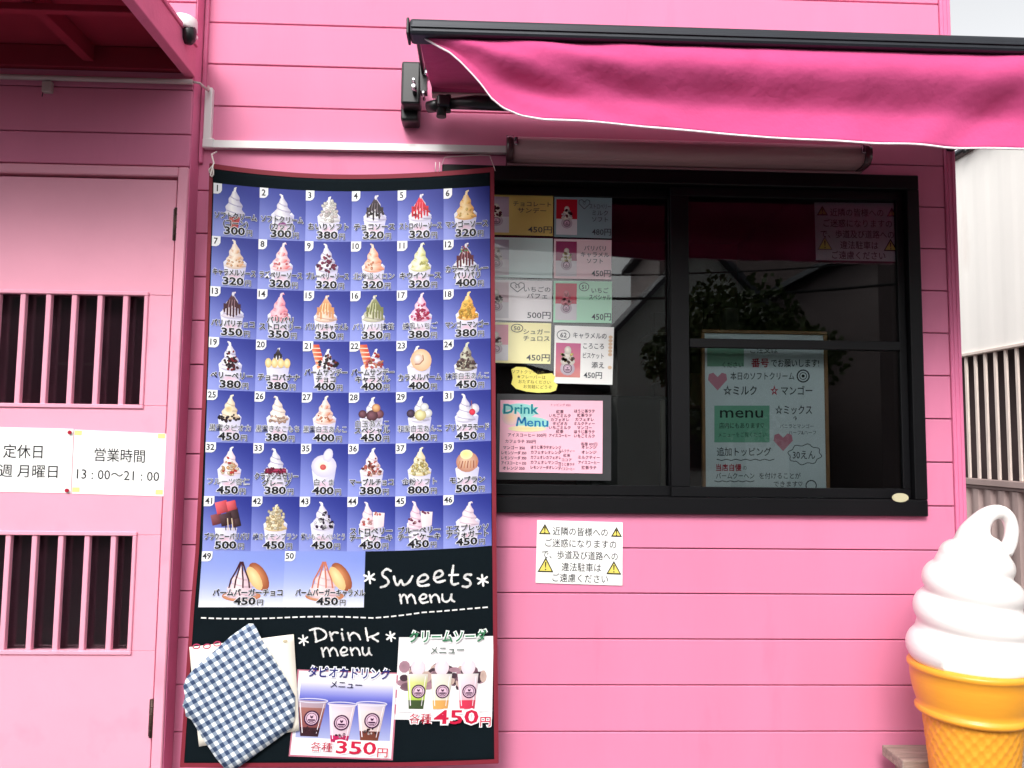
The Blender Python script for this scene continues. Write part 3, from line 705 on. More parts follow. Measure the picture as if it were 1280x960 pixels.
ITEMS = {
 1: ('cone', W_, SHD, None, 'ソフトクリーム|(コーン)', 300, 'vanilla cone'),
 2: ('plain', W_, SHD, None, 'ソフトクリーム|(カップ)', 300, 'vanilla in a cup'),
 3: ('lump', W_, (200, 196, 200), [(246, 240, 232), (226, 222, 214), (244, 226, 226)], 'おいりソフト', 380, 'vanilla with puffed rice'),
 4: ('drip', W_, SHD, (34, 18, 26), 'チョコソース', 320, 'chocolate sauce'),
 5: ('drip', W_, SHD, (206, 28, 48), 'ストロベリーソース', 320, 'red strawberry sauce'),
 6: ('band', (252, 226, 176), (222, 160, 84), (240, 186, 92), 'マンゴーソース', 320, 'mango sauce'),
 7: ('band', (252, 240, 224), (220, 190, 170), (222, 160, 104), 'キャラメルソース', 320, 'caramel sauce'),
 8: ('band', (252, 238, 238), (226, 176, 190), (226, 92, 96), 'ラズベリーソース', 320, 'raspberry sauce'),
 9: ('blob', W_, SHD, [(140, 40, 84), (96, 24, 66), (180, 80, 110)], 'ブルーベリーソース', 320, 'blueberry sauce'),
 10: ('band', (250, 226, 206), (232, 150, 120), (242, 146, 104), '北海道メロン', 320, 'orange melon'),
 11: ('band', (250, 248, 228), (200, 196, 130), (210, 206, 110), 'キウイソース', 320, 'kiwi sauce'),
 12: ('drip', W_, SHD, (92, 34, 44), 'カラースプレー|パリパリ', 400, 'colour sprinkles'),
 13: ('drip', (240, 226, 230), SHD, (66, 30, 40), 'パリパリチョコ', 350, 'crisp chocolate'),
 14: ('band', (250, 214, 222), (222, 140, 160), (232, 120, 136), 'パリパリ|ストロベリー', 350, 'crisp strawberry'),
 15: ('drip', (248, 224, 202), (206, 166, 150), (214, 150, 100), 'パリパリキャラメル', 350, 'crisp caramel'),
 16: ('drip', (214, 212, 180), (170, 164, 150), (122, 124, 78), 'パリパリ抹茶', 350, 'crisp matcha'),
 17: ('blob', (250, 226, 236), (226, 160, 190), [(214, 50, 110), (240, 120, 160), (200, 30, 80)], '練乳いちご', 380, 'condensed milk strawberry'),
 18: ('blob', (252, 226, 160), (226, 160, 80), [(244, 188, 66), (250, 204, 96), (232, 160, 50)], 'マンゴーマンゴー', 380, 'mango chunks'),
 19: ('blob', W_, SHD, [(64, 18, 34), (150, 26, 44), (40, 14, 30)], 'ベリーベリー', 380, 'dark berries'),
 20: ('banana', W_, SHD, (40, 30, 34), 'チョコバナナ', 380, 'chocolate banana'),
 21: ('wafer', W_, SHD, [(34, 22, 30), (60, 40, 44), (130, 40, 40)], 'バームサンデー|チョコ', 400, 'baum sundae chocolate'),
 22: ('wafer', W_, SHD, [(206, 44, 60), (236, 110, 110), (226, 150, 120)], 'バームサンデー|キャラメル', 400, 'baum sundae caramel'),
 23: ('ring', W_, (220, 190, 180), (242, 216, 186), 'カラメルバーム', 400, 'caramel baum slice'),
 24: ('blob', (214, 214, 190), (130, 116, 110), [(96, 66, 66), (150, 130, 116), (70, 50, 54)], '抹茶白玉あんこ', 450, 'matcha with bean paste'),
 25: ('pearl', (250, 240, 216), (214, 190, 160), [(38, 26, 36), (60, 40, 48)], '黒蜜タピオカ', 450, 'tapioca pearls'),
 26: ('pearl', (252, 246, 236), (222, 200, 190), [(232, 190, 166), (214, 170, 150)], '黒蜜きなこもち', 380, 'mochi'),
 27: ('band', (250, 236, 226), (220, 184, 176), (206, 116, 70), '黒蜜白玉あんこ', 400, 'brown syrup'),
 28: ('balls', W_, SHD, [(86, 40, 52), (104, 50, 62), (226, 150, 96)], '白玉あんこ|スペシャル', 450, 'bean paste special'),
 29: ('balls', W_, SHD, [(44, 24, 50), (250, 226, 150), (248, 246, 244)], '和栗白玉あんこ', 400, 'chestnut and dumpling'),
 31: ('cherry', W_, SHD, (200, 30, 60), 'プリンアラモード', 450, 'cherry on top'),
 32: ('blob', W_, (226, 200, 210), [(246, 190, 140), (226, 70, 60), (250, 226, 190)], 'フルーツ杏仁', 450, 'fruit almond jelly'),
 33: ('pearl', W_, SHD, [(130, 20, 60), (96, 16, 50)], 'クラッシュゼリー|グレープ', 380, 'grape jelly'),
 35: ('bear', (250, 248, 250), (206, 200, 224), (196, 80, 80), '白くま', 400, 'white cream with red bean'),
 36: ('blob', W_, (222, 196, 206), [(226, 120, 110), (240, 190, 170), (130, 60, 60)], 'マーブルチョコ', 380, 'marble chocolates'),
 37: ('blob', (248, 240, 214), (214, 196, 150), [(232, 210, 120), (250, 240, 190), (200, 170, 90)], '金粉ソフト', 800, 'gold flakes'),
 39: ('mont', (250, 244, 226), (214, 190, 170), [(244, 226, 140), (196, 130, 90), (150, 80, 60)], 'モンブラン', 500, 'mont blanc'),
 41: ('brownie', W_, SHD, [(48, 20, 26), (206, 66, 76), (110, 44, 50)], 'ブラウニーパリパリ', 500, 'brownie blocks'),
 42: ('lump', (248, 234, 200), (206, 176, 130), [(240, 222, 176), (220, 190, 140), (250, 240, 214)], '焼きイモンブラン', 450, 'baked sweet potato cream'),
 43: ('blob', (250, 246, 252), (190, 180, 206), [(52, 18, 62), (34, 12, 44), (250, 246, 252)], '紫いもこんぺいとう', 450, 'purple potato sugar candy'),
 44: ('cake', (252, 238, 240), (230, 196, 206), (226, 100, 90), 'ストロベリー|チーズケーキ', 450, 'strawberry cheesecake'),
 45: ('cake', (250, 232, 240), (220, 180, 200), (140, 50, 96), 'ブルーベリー|チーズケーキ', 450, 'blueberry cheesecake'),
 46: ('plain', (252, 240, 240), (214, 190, 206), None, 'エスプレッソ|アフォガート', 450, 'espresso affogato'),
 49: ('burger', (250, 230, 232), (220, 186, 200), (70, 28, 40), 'バームバーガーチョコ', 450, 'baum burger chocolate'),
 50: ('burger', (250, 226, 224), (226, 190, 196), (206, 120, 96), 'バームバーガーキャラメル', 450, 'baum burger caramel'),
}
ROWY = [239, 302, 364, 427, 491, 555, 621, 689]
ROWS = [[1, 2, 3, 4, 5, 6], [7, 8, 9, 10, 11, 12], [13, 14, 15, 16, 17, 18], [19, 20, 21, 22, 23, 24], [25, 26, 27, 28, 29, 31], [32, 33, 35, 36, 37, 39], [41, 42, 43, 44, 45, 46]]

def draw_item(num, x0, y0, x1, y1, scale=1.0):
    kind, col, sh, tc, name, price, lab = ITEMS[num]
    rnd = random.Random(num*31)
    k = Ink(ban); k.L = 6
    wd, ht = x1-x0, y1-y0
    def bgc(a, b_):
        hi = (34, 44, 136); lo = (150, 160, 228)
        t = min(1, max(0, .62*b_+.34*(1-a)+.02)); t = t*t*(3-2*t)
        if num in (49, 50): hi = (132, 150, 226); lo = (246, 246, 252); t = b_*b_*.9+.1*(1-a)
        return tuple(int(hi[i]+(lo[i]-hi[i])*t) for i in range(3))
    k.rect(x0, y0, x1, y1, bgc, 5 if wd < 80 else 10, 6); k.up(2)
    cx = (x0+x1)/2-1+rnd.uniform(-1.5, 1.5); s = 1.0
    cupt = y0+ht*.50; cupb = y0+ht*.80
    if kind in ('cone',):
        k.poly([(cx-8, y0+ht*.5), (cx+9, y0+ht*.5), (cx+5, y1-9), (cx-4, y1-9)], None, [(220, 120, 110), (196, 60, 66), (170, 60, 60), (206, 110, 90)]); k.up()
        blobs(k, cx+1, y0+ht*.58, 7, 6, 8, 2.0, [(230, 110, 100), (180, 50, 60), (240, 200, 170)], rnd)
        swirl(k, cx, y0+ht*.56, 25, 33, col, sh, 3, 0)
    elif kind == 'burger':
        cx += 0
        k.ell(cx+2, y1-14, 24, 7, (246, 214, 180), (196, 120, 80), 18); k.up()
        k.ell(cx+22, y0+32, 10, 20, (226, 150, 100), (150, 76, 46), 18, rot=-.55); k.up()
        k.ell(cx+17, y0+34, 7, 17, (250, 226, 170), (232, 190, 130), 14, rot=-.55); k.up()
        swirl(k, cx, y1-14, 36, 38, col, sh, 3, 1 if num == 50 else 0)
        for dx in (-12, -6, 3, 10):
            k.line([(cx+dx*.12, y0+13), (cx+dx*.5, y0+24), (cx+dx, y0+36), (cx+dx*1.15, y0+46)], 1.8, tc)
        k.up()
    else:
        if kind not in ('brownie',): cup(k, cx, cupt, cupb+4, 30, 23)
        else: cup(k, cx, cupt+5, cupb+4, 28, 22, frills=False)
        if kind == 'plain':
            swirl(k, cx, y0+ht*.58, 24, 30, col, sh, 3, rnd.choice((-1, 1, 2)))
            if num == 2: k.ell(cx, y0+ht*.72, 6, 5, (150, 70, 140), (130, 60, 120)); k.up()
        elif kind == 'lump':
            swirl(k, cx, y0+ht*.6, 26, 31, col, sh, 3, 0); blobs(k, cx, y0+ht*.40, 11, 14, 46, 2.3, tc, rnd)
        elif kind == 'drip':
            swirl(k, cx, y0+ht*.58, 27, 31, col, sh, 3, 1)
            drips(k, cx+(2 if num == 16 else 0), y0+ht*.15, 24, 24, tc, rnd)
            if num == 12: blobs(k, cx, y0+ht*.2, 6, 6, 16, 1.1, [(206, 60, 60), (240, 220, 90), (90, 190, 120), (240, 240, 250)], rnd)
            if num in (4, 5): blobs(k, cx, y0+ht*.42, 12, 6, 14, 2.0, [tc, tuple(min(255, v+50) for v in tc)], rnd)
            for i in range(3): k.line([(cx-3+i*3, y0+ht*.24), (cx-5+i*4, y0+ht*.42)], .8, tuple(min(255, v+90) for v in tc))
            k.ell(cx+1, y0+ht*.13, 1.8, 3, W_, sh, 8); k.up()
        elif kind == 'band':
            swirl(k, cx, y0+ht*.58, 25, 33, col, sh, 3, rnd.choice((-1, 1, 2)))
            for j, yy in enumerate((.27, .40, .53)):
                w_ = 5+3.2*j
                k.poly([(cx-w_, y0+ht*yy), (cx, y0+ht*(yy-.045)), (cx+w_, y0+ht*(yy-.01)), (cx+w_*.6, y0+ht*(yy+.05)), (cx-w_*.4, y0+ht*(yy+.06))], None, [tc, col, tc, tc, col])
            k.up(); blobs(k, cx, y0+ht*.5, 11, 5, 8, 1.6, [tc, tuple(min(255, v+30) for v in tc)], rnd)
        elif kind == 'blob':
            swirl(k, cx, y0+ht*.58, 25, 33, col, sh, 3, rnd.choice((-1, 1)))
            if num == 18: k.poly([(cx-11, y0+ht*.5), (cx-6, y0+ht*.25), (cx+3, y0+ht*.2), (cx+11, y0+ht*.5), (cx, y0+ht*.6)], None, [(226, 160, 60), (250, 200, 100), (244, 186, 76), (222, 150, 50), (240, 180, 70)]); k.up()
            blobs(k, cx+(2 if num == 43 else 0), y0+ht*.50, 12, 7, 26, 2.2, tc, rnd); blobs(k, cx+(3 if num == 43 else 1), y0+ht*.36, 6, 8, 12, 1.7, tc, rnd)
        elif kind == 'pearl':
            blobs(k, cx, y0+ht*.53, 14, 4, 30, 2.2, tc, rnd)
            swirl(k, cx, y0+ht*.52, 22, 28, col, sh, 3, rnd.choice((-2, 1)))
            if num == 33: k.rect(cx-13, y0+ht*.47, cx+13, y0+ht*.55, (130, 20, 60)); k.up(); k.line([(cx-12, y0+ht*.50), (cx+12, y0+ht*.50)], 1.2, (200, 70, 110)); k.up()
            blobs(k, cx, y0+ht*.50, 13, 2.5, 12, 1.8, tc, rnd)
            if num == 25: k.ell(cx-1, y0+ht*.36, 5, 4, (214, 180, 120), (240, 220, 180)); k.up()
        elif kind == 'banana':
            swirl(k, cx, y0+ht*.52, 16, 24, col, sh, 2, 0); drips(k, cx, y0+ht*.18, 12, 12, tc, rnd, 3)
            for i in range(4): k.ell(cx-12+8*i, y0+ht*.44, 4.2, 6, (250, 236, 190), (226, 190, 120), 12); k.up()
        elif kind == 'wafer':
            for i in range(6):
                xx = cx-18+i*1.6; yy = y0+4+i*5.2
                k.poly([(xx, yy), (xx+11, yy), (xx+12, yy+4), (xx+1, yy+4.4)], None, [(232, 120, 70), (214, 70, 50), (190, 60, 50), (240, 180, 140)])
                k.poly([(xx+1, yy+4.2), (xx+12, yy+4), (xx+12.4, yy+5.4), (xx+1.4, yy+5.6)], (246, 226, 206))
            k.up(); swirl(k, cx+4, y0+ht*.54, 20, 25, col, sh, 3, 0)
            blobs(k, cx+4, y0+ht*.44, 13, 6, 26, 2.1, tc, rnd); blobs(k, cx+4, y0+ht*.3, 4, 5, 6, 1.8, tc, rnd)
        elif kind == 'ring':
            swirl(k, cx-4, y0+ht*.5, 17, 25, col, sh, 2, 1)
            k.ell(cx+3, y0+ht*.38, 13, 14, (250, 228, 198), (226, 180, 140), 20, rot=-.4); k.up()
            k.ell(cx-1, y0+ht*.36, 6, 6.5, (252, 246, 240), (214, 180, 160), 14); k.up()
            k.line([(cx+5, y0+ht*.28), (cx+6, y0+ht*.38), (cx+1, y0+ht*.46), (cx-5, y0+ht*.46)], 1.3, (170, 110, 80)); k.up()
        elif kind == 'balls':
            swirl(k, cx, y0+ht*.56, 22, 30, col, sh, 3, 1)
            for (dx, dy, r, ci) in ((-11, .42, 5.5, 0), (10, .42, 6, 1 if num == 28 else 2), (1, .45, 7.5, 0 if num == 28 else 1), (6, .3, 5.5, 2 if num == 28 else 2)):
                c1 = tc[ci]; k.ell(cx+dx, y0+ht*dy, r, r*.95, tuple(min(255, v+50) for v in c1), tuple(int(v*.75) for v in c1), 12); k.up()
        elif kind == 'cherry':
            swirl(k, cx-2, y0+ht*.58, 23, 33, col, sh, 3, -1)
            k.ell(cx+10, y0+ht*.36, 6, 6.5, W_, sh); k.up(); k.line([(cx+6, y0+ht*.2), (cx+7, y0+ht*.38)], .9, (150, 80, 60)); k.ell(cx+7, y0+ht*.42, 4, 4, (236, 70, 90), tc); k.up()
        elif kind == 'bear':
            k.ell(cx, y0+ht*.42, 16, 14, col, sh, 18); k.up(); k.ell(cx+5, y0+ht*.22, 6, 9, col, sh, 14, rot=.3); k.up()
            k.ell(cx-1, y0+ht*.42, 8, 7, (246, 226, 196), (248, 238, 228)); k.up(); k.ell(cx-1, y0+ht*.44, 4, 3.6, (220, 110, 100), (190, 70, 70)); k.up()
        elif kind == 'mont':
            k.ell(cx, y0+ht*.38, 14, 13, (232, 200, 170), (190, 130, 110), 18); k.up(); k.ell(cx-1, y0+ht*.24, 8, 6, tc[0], (250, 236, 180)); k.up()
            for i in range(7): k.line([(cx-12+i*4, y0+ht*.5), (cx-9+i*3.4, y0+ht*.36)], 1.3, tc[1+i % 2])
            k.up()
        elif kind == 'brownie':
            for (dx, dy, sz, ci) in ((-12, .42, 8, 2), (8, .34, 9, 0), (-6, .2, 9, 1), (6, .17, 7, 1), (0, .42, 9, 0), (13, .48, 6, 0)):
                c1 = tc[ci]; k.poly([(cx+dx-sz, y0+ht*dy-sz*.6), (cx+dx+sz*.6, y0+ht*dy-sz), (cx+dx+sz, y0+ht*dy+sz*.6), (cx+dx-sz*.6, y0+ht*dy+sz)], None, [tuple(min(255, v+50) for v in c1), c1, tuple(int(v*.6) for v in c1), c1]); k.up()
            for i in range(5): k.line([(cx-1+i*2.6, y0+ht*.4), (cx+i*3, y0+ht*.62)], 1.1, (226, 200, 170) if i % 2 else (60, 26, 30))
            k.up()
        elif kind == 'cake':
            swirl(k, cx-4, y0+ht*.58, 20, 33, col, sh, 3, -1)
            k.poly([(cx+2, y0+ht*.28), (cx+17, y0+ht*.3), (cx+16, y0+ht*.55), (cx+4, y0+ht*.58)], None, [(252, 240, 236), (250, 226, 226), (236, 206, 214), (250, 236, 236)]); k.up()
            blobs(k, cx-6, y0+ht*.45, 8, 4, 9, 1.8, [tc, (240, 180, 180)], rnd); blobs(k, cx+8, y0+ht*.3, 5, 2, 4, 1.6, [tc], rnd)
        k.ell(cx, cupb-1, 9, 5, (232, 190, 206), (222, 206, 226)); k.up()
    # number flag
    bw = 13 if num > 9 else 11
    k.poly([(x0, y0), (x0+bw, y0), (x0+bw, y0+8), (x0+bw-2, y0+11), (x0+bw-5, y0+12.5), (x0, y0+12.5)], (250, 250, 252)); k.up()
    k.text(str(num), x0+bw/2-.4, y0+9.4, 10.5, (24, 22, 30), bold=.022, maxw=bw-2)
    o = k.out('photo_tile', banner); o['label'] = 'picture tile %d: %s' % (num, lab)
    k = Ink(ban); k.L = 28
    lines = name.split('|'); big = wd > 80
    ytop = y1-15 if len(lines) == 1 else y1-22
    sz = 9 if not big else 9.6
    its = []
    for i, t_ in enumerate(lines):
        its.append(((t_, (x0+x1)/2+(0 if not big else 8), ytop+8*i*1.05, sz, (20, 18, 26)), dict(bold=.006 if any('\u4e00' <= q <= '\u9fff' for q in t_) else .034, maxw=wd-5 if not big else 86)))
    pcx = (x0+x1)/2+(8 if big else 2)
    its.append(((str(price), pcx-3, y1-3.4, 12.8, (16, 14, 20)), dict(width=27, bold=.034)))
    its.append((('円', pcx+16, y1-3.4, 8.2, (22, 20, 30)), dict(bold=.02)))
    k.multi(its, ((246, 246, 252), .04))
    k.out('caption', o)

for r, row in enumerate(ROWS):
    for ci, num in enumerate(row):
        draw_item(num, 60*ci, ROWY[r], 60*ci+60, ROWY[r+1])
draw_item(49, 0, 689, 103, 759); draw_item(50, 103, 689, 203, 759)

# banner lettering
def star(k, x, y, r, w_=2.2, col=WH):
    for a in (0, pi/3, 2*pi/3):
        k.line([(x-r*cos(a+.5), y-r*sin(a+.5)), (x+r*cos(a+.5), y+r*sin(a+.5))], w_, col); k.up()
def chalk(k, t, x0, y, size, col, w_, wob, adv=None, boldv=.012):
    x = x0; r = random.Random(len(t)*7+int(x0))
    for i, ch in enumerate(t):
        _, _, a, b_ = glyphs(ch, boldv); wd = (b_-a)*w_
        k.text(ch, x, y+wob[i % len(wob)], size, col, width=wd, bold=boldv, align='L', rot=r.uniform(-.10, .06)); x += wd+(adv or 3)
def lettering(fn, name='lettering'):
    k = Ink(ban); k.L = 7; fn(k); o = k.out(name, banner); return o
def hand(name, ox, oy, sc, w_, strokes):
    k = Ink(ban); k.L = 7
    for st_ in strokes:
        P = [banpx(ox+x/sc, oy+y/sc) for x, y in st_]
        Q = []
        m_ = len(P)-1
        for i in range(m_):
            g_ = lambda j: P[max(0, min(m_, j))]
            for u in ([0, .25, .5, .75] if m_ > 1 else [0]):
                a_, b2, c2, d2 = g_(i-1), g_(i), g_(i+1), g_(i+2)
                Q.append(tuple(.5*((2*b2[q])+(-a_[q]+c2[q])*u+(2*a_[q]-5*b2[q]+4*c2[q]-d2[q])*u*u+(-a_[q]+3*b2[q]-3*c2[q]+d2[q])*u**3) for q in (0, 1)))
        Q.append(P[-1])
        for i, (a, b_) in enumerate(zip(Q, Q[1:])):
            k.line([a, b_], w_*(.9+.22*sin(i*1.3+P[0][0])), WH)
        for q in Q: k.ell(q[0], q[1], w_*.46, w_*.46, WH, WH, 8, off=(0, 0))
    return k.out(name, banner)
def starh(cx, cy, r_): return [[(cx-r_*cos(a+.4), cy-r_*sin(a+.4)), (cx+r_*cos(a+.4), cy+r_*sin(a+.4))] for a in (0, pi/3, 2*pi/3)]
hand('sweets_title', 420, 610, 6, 3.0, [
 [(412, 620), (385, 606), (355, 625), (352, 655), (385, 680), (395, 708), (372, 732), (338, 742)],
 [(436, 662), (446, 705), (466, 726), (490, 690), (508, 724), (546, 706), (574, 660)],
 [(612, 702), (660, 696), (690, 672), (672, 648), (634, 660), (612, 700), (634, 732), (698, 724)],
 [(738, 674), (780, 664), (802, 640), (782, 618), (748, 632), (736, 672), (760, 704), (816, 692)],
 [(880, 582), (872, 640), (866, 700), (882, 722), (916, 714)], [(850, 652), (915, 650)],
 [(1014, 650), (980, 648), (962, 672), (1000, 694), (1008, 722), (984, 740), (950, 736)]])
hand('sweets_menu_word', 420, 610, 6, 2.6, [
 [(480, 798), (486, 830), (492, 862)], [(488, 826), (508, 798), (528, 812), (538, 858)], [(536, 826), (562, 796), (584, 816), (598, 862)],
 [(626, 834), (668, 826), (678, 802), (650, 796), (628, 826), (646, 858), (690, 852)],
 [(704, 800), (710, 830), (716, 856)], [(712, 824), (740, 798), (766, 812), (776, 854)],
 [(798, 796), (800, 836), (826, 852), (856, 834), (868, 796)], [(866, 796), (868, 836), (888, 850)]])
hand('drink_title', 350, 750, 4.414, 2.6, [
 [(192, 166), (196, 196), (202, 226)], [(166, 166), (214, 156), (252, 178), (250, 208), (198, 230)],
 [(276, 176), (282, 198), (288, 222)], [(280, 198), (298, 178), (320, 180)],
 [(342, 182), (346, 202), (350, 220)], [(342, 160), (344, 163)],
 [(376, 180), (382, 202), (388, 222)], [(382, 202), (404, 180), (430, 190), (444, 216)],
 [(474, 154), (480, 190), (486, 222)], [(544, 182), (516, 196), (486, 206)], [(502, 200), (522, 214), (542, 226)]])
hand('drink_menu_word', 350, 750, 4.414, 2.3, [
 [(230, 264), (236, 288), (241, 312)], [(238, 286), (254, 262), (270, 276), (278, 308)], [(275, 286), (292, 262), (310, 276), (320, 306)],
 [(336, 290), (364, 284), (370, 266), (350, 260), (336, 280), (344, 304), (374, 300)],
 [(390, 262), (394, 284), (400, 304)], [(394, 284), (414, 262), (434, 274), (442, 302)],
 [(456, 260), (458, 290), (472, 304), (488, 290), (492, 262)], [(492, 262), (494, 290), (506, 302)]])
for (x_, y_, r_) in ((420+252/6, 610+670/6, 44/6), (420+1100/6, 610+692/6, 42/6), (350+130/4.414, 750+221/4.414, 27/4.414), (350+612/4.414, 750+199/4.414, 26/4.414)):
    hand('star', 0, 0, 1, 2.3, starh(x_, y_, r_))
k = Ink(ban); k.L = 7
xs = 4
while xs < 352:
    f = lambda x: 772 + (1.5*sin(x*.03)) - (7*max(0, min(1, (x-215)/60.)))
    k.line([(xs, f(xs)), (xs+6.5, f(xs+6.5))], 1.7, WH); xs += 9.3
o = k.out('dashed_line', banner); o['kind'] = 'stuff'

# the two drink posters printed on the banner
def logo(k, x, y, r, col=(66, 22, 60)):
    k.ell(x, y, r, r, (232, 196, 216), (226, 190, 210), 16); k.up(); k.ring(x, y, r, r*.2, col, 16); k.ring(x, y, r*.72, r*.09, col, 14); k.up()
    k.poly([(x-r*.22, y-r*.42), (x, y-r*.25), (x+r*.22, y-r*.42), (x+r*.2, y-r*.1), (x, y+r*.05), (x-r*.2, y-r*.1)], col); k.line([(x-r*.5, y+r*.25), (x+r*.5, y+r*.25)], r*.22, col); k.line([(x-r*.32, y+r*.5), (x+r*.32, y+r*.5)], r*.12, col); k.up()
def vessel(k, cx, ty, by, wt, wb, fill, rim=True):
    H = by-ty; nn = len(fill)
    for (a, b_, c1, c2) in fill:
        wa = wt+(wb-wt)*a; wc = wt+(wb-wt)*b_
        k.poly([(cx-wa/2, ty+H*a), (cx+wa/2, ty+H*a), (cx+wc/2, ty+H*b_), (cx-wc/2, ty+H*b_)], None, [c1, tuple(int(v*.88) for v in c1), tuple(int(v*.88) for v in c2), c2])
    k.up()
    if rim:
        k.ring(cx, ty, wt/2+1.4, 1.1, (226, 222, 240), 18, 2.6)
    k.line([(cx-wt/2+2.5, ty+3), (cx-wb/2+2, by-4)], 1.1, (250, 240, 248)); k.line([(cx+wt/2-3, ty+3), (cx+wb/2-2.5, by-4)], .7, (248, 236, 246)); k.up()
def quadmap(c4, W, H, base):
    """sheet coordinates 0..W,0..H to print coordinates through the four corners (tl,tr,br,bl)"""
    def f(x, y, lift):
        u, v = x/W, y/H
        X = (c4[0][0]*(1-u)+c4[1][0]*u)*(1-v)+(c4[3][0]*(1-u)+c4[2][0]*u)*v
        Y = (c4[0][1]*(1-u)+c4[1][1]*u)*(1-v)+(c4[3][1]*(1-u)+c4[2][1]*u)*v
        return base(X, Y, lift)
    return f
q1 = [banpx(374, 838), banpx(496, 842), banpx(489, 948), banpx(363, 943)]
k = Ink(quadmap(q1, 125, 106, ban)); k.L = 10
k.rect(0, 0, 125, 106, (248, 244, 250), 6, 5); k.up()
k.rect(4, 14, 122, 84, lambda a, b_: tuple(int(v) for v in ((236-150*min(1, b_*3), 232-140*min(1, b_*3), 244-40*min(1, b_*3)) if b_ < .3 else (86+(b_-.3)*130, 92+(b_-.3)*130, 190+(b_-.3)*50))), 10, 12); k.up(3)
vessel(k, 21, 37, 82, 36, 22, [(0, .2, (190, 170, 190), (200, 170, 180)), (.2, .75, (176, 116, 108), (150, 84, 84)), (.75, 1, (70, 36, 44), (60, 30, 40))])
vessel(k, 59, 40, 88, 34, 21, [(0, .2, (232, 214, 230), (246, 226, 236)), (.2, .82, (250, 228, 236), (246, 214, 226)), (.82, 1, (206, 40, 100), (190, 30, 90))])
vessel(k, 96, 38, 84, 36, 22, [(0, .2, (226, 214, 230), (240, 226, 232)), (.2, .75, (246, 228, 228), (240, 214, 210)), (.75, 1, (120, 60, 50), (130, 70, 50))])
rr = random.Random(3); blobs(k, 22, 74, 10, 3, 14, 1.8, [(60, 30, 40), (90, 50, 60)], rr); blobs(k, 60, 79, 8, 2.5, 10, 1.6, [(80, 40, 60), (250, 200, 220)], rr); blobs(k, 97, 72, 9, 4, 12, 1.8, [(90, 50, 50), (246, 226, 226), (60, 30, 36)], rr)
logo(k, 22, 59, 9); logo(k, 60, 63, 9); logo(k, 98, 59, 9)
k.text('タピオカドリンク', 64, 6, 15, (40, 40, 120), width=104, bold=.02, outl=((250, 250, 255), .09)); k.up()
k.text('メニュー', 62, 19, 10.5, (30, 30, 70), width=40, bold=.012); k.up()
k.multi([(('各種', 38, 99, 13, (196, 26, 60)), dict(width=27, bold=0)), (('350', 81, 101, 22, (206, 26, 66)), dict(width=50, bold=.02)), (('円', 114, 103, 13, (206, 26, 66)), dict(width=13, bold=.012))], ((252, 250, 252), .07))
o = k.out('drink_poster', banner); o['label'] = 'tapioca drink picture with three cups priced 350 yen'
k = Ink(quadmap([banpx(372, 836.5), banpx(498, 840.5), banpx(491, 950), banpx(361, 945)], 1, 1, ban)); k.L = 7; k.rect(0, 0, 1, 1, (200, 120, 140), 6, 6); k.out('poster_border', banner)

q2 = [banpx(499, 796), banpx(617, 795), banpx(615, 899), banpx(493, 899)]
k = Ink(quadmap(q2, 120, 104, ban)); k.L = 7
k.rect(0, 0, 120, 104, (250, 246, 248), 8, 6); k.up(2)
rr = random.Random(5)
for i in range(60):
    x = rr.uniform(8, 110); y = rr.uniform(36, 64); c1 = rr.choice([(110, 80, 92), (160, 124, 136), (70, 50, 60), (186, 160, 150), (130, 100, 110)])
    k.ell(x, y, rr.uniform(4, 9), rr.uniform(3, 8), c1, tuple(min(255, int(v*1.12)) for v in c1), 10); k.L += .3
k.L = 30; k.poly([(4, 68), (116, 66), (116, 94), (4, 94)], (250, 246, 248)); k.up()
for (x, c1, c2, c3) in ((26, (232, 236, 150), (190, 220, 90), (70, 90, 50)), (56, (250, 246, 226), (250, 240, 214), (244, 180, 100)), (89, (250, 226, 236), (246, 190, 200), (230, 60, 90))):
    k.ell(x, 38, 9, 10, (252, 236, 240), (240, 214, 224), 14); k.up(); k.ell(x, 30, 5, 6, (254, 244, 246), (246, 226, 232), 10); k.up()
    vessel(k, x, 46, 90, 26, 18, [(0, .25, (246, 238, 236), c1), (.25, .75, c1, c2), (.75, 1, c3, c3)], rim=False); logo(k, x+2, 68, 8)
k.text('クリームソーダ', 62, 5, 16, (60, 130, 90), width=98, bold=.02, outl=((250, 252, 250), .09)); k.up()
k.text('メニュー', 62, 20, 11, (90, 110, 100), width=42, bold=.012); k.up()
k.multi([(('各種', 32, 107, 14, (196, 26, 60)), dict(width=27, bold=0)), (('450', 76, 108, 24, (206, 26, 66)), dict(width=55, bold=.02)), (('円', 112, 111, 14, (206, 26, 66)), dict(width=13, bold=.012))], ((252, 250, 252), .07))
o = k.out('drink_poster', banner); o['label'] = 'cream soda picture with three cups priced 450 yen'

# paper note and gingham cloth fixed over it
def sheetgrid(pts_px, lift, m, name, label, cat, nu=10, nv=12, uvs=None, wav=.002):
    c4 = [banpx(*p) for p in pts_px]
    f = quadmap(c4, 1, 1, ban)
    c = B(); c.grid(lambda u, v: f(u, v, lift+wav*sin(3*u+4*v)), nu, nv); return c, f
c, _ = sheetgrid([(238, 808), (368, 792), (375, 912), (250, 932)], .0075, PAPERW, '', '', '')
o = c.out('paper_note', mat('cream_paper', (244, 236, 222), .6)); setp(o, 'cream paper note with pink letters, mostly hidden under the blue checked cloth', 'note')
md = o.modifiers.new('thick', 'SOLIDIFY'); md.thickness = .0006
k = Ink(quadmap([banpx(*p) for p in [(238, 808), (368, 792), (375, 912), (250, 932)]], 130, 120, lambda x, y, l: ban(x, y, l+.0085+.001)))
for i in range(3): k.ring(9+13*i, 0+1.5*(i % 2), 4.4, 1.4, (206, 70, 110), 12, 2.6)
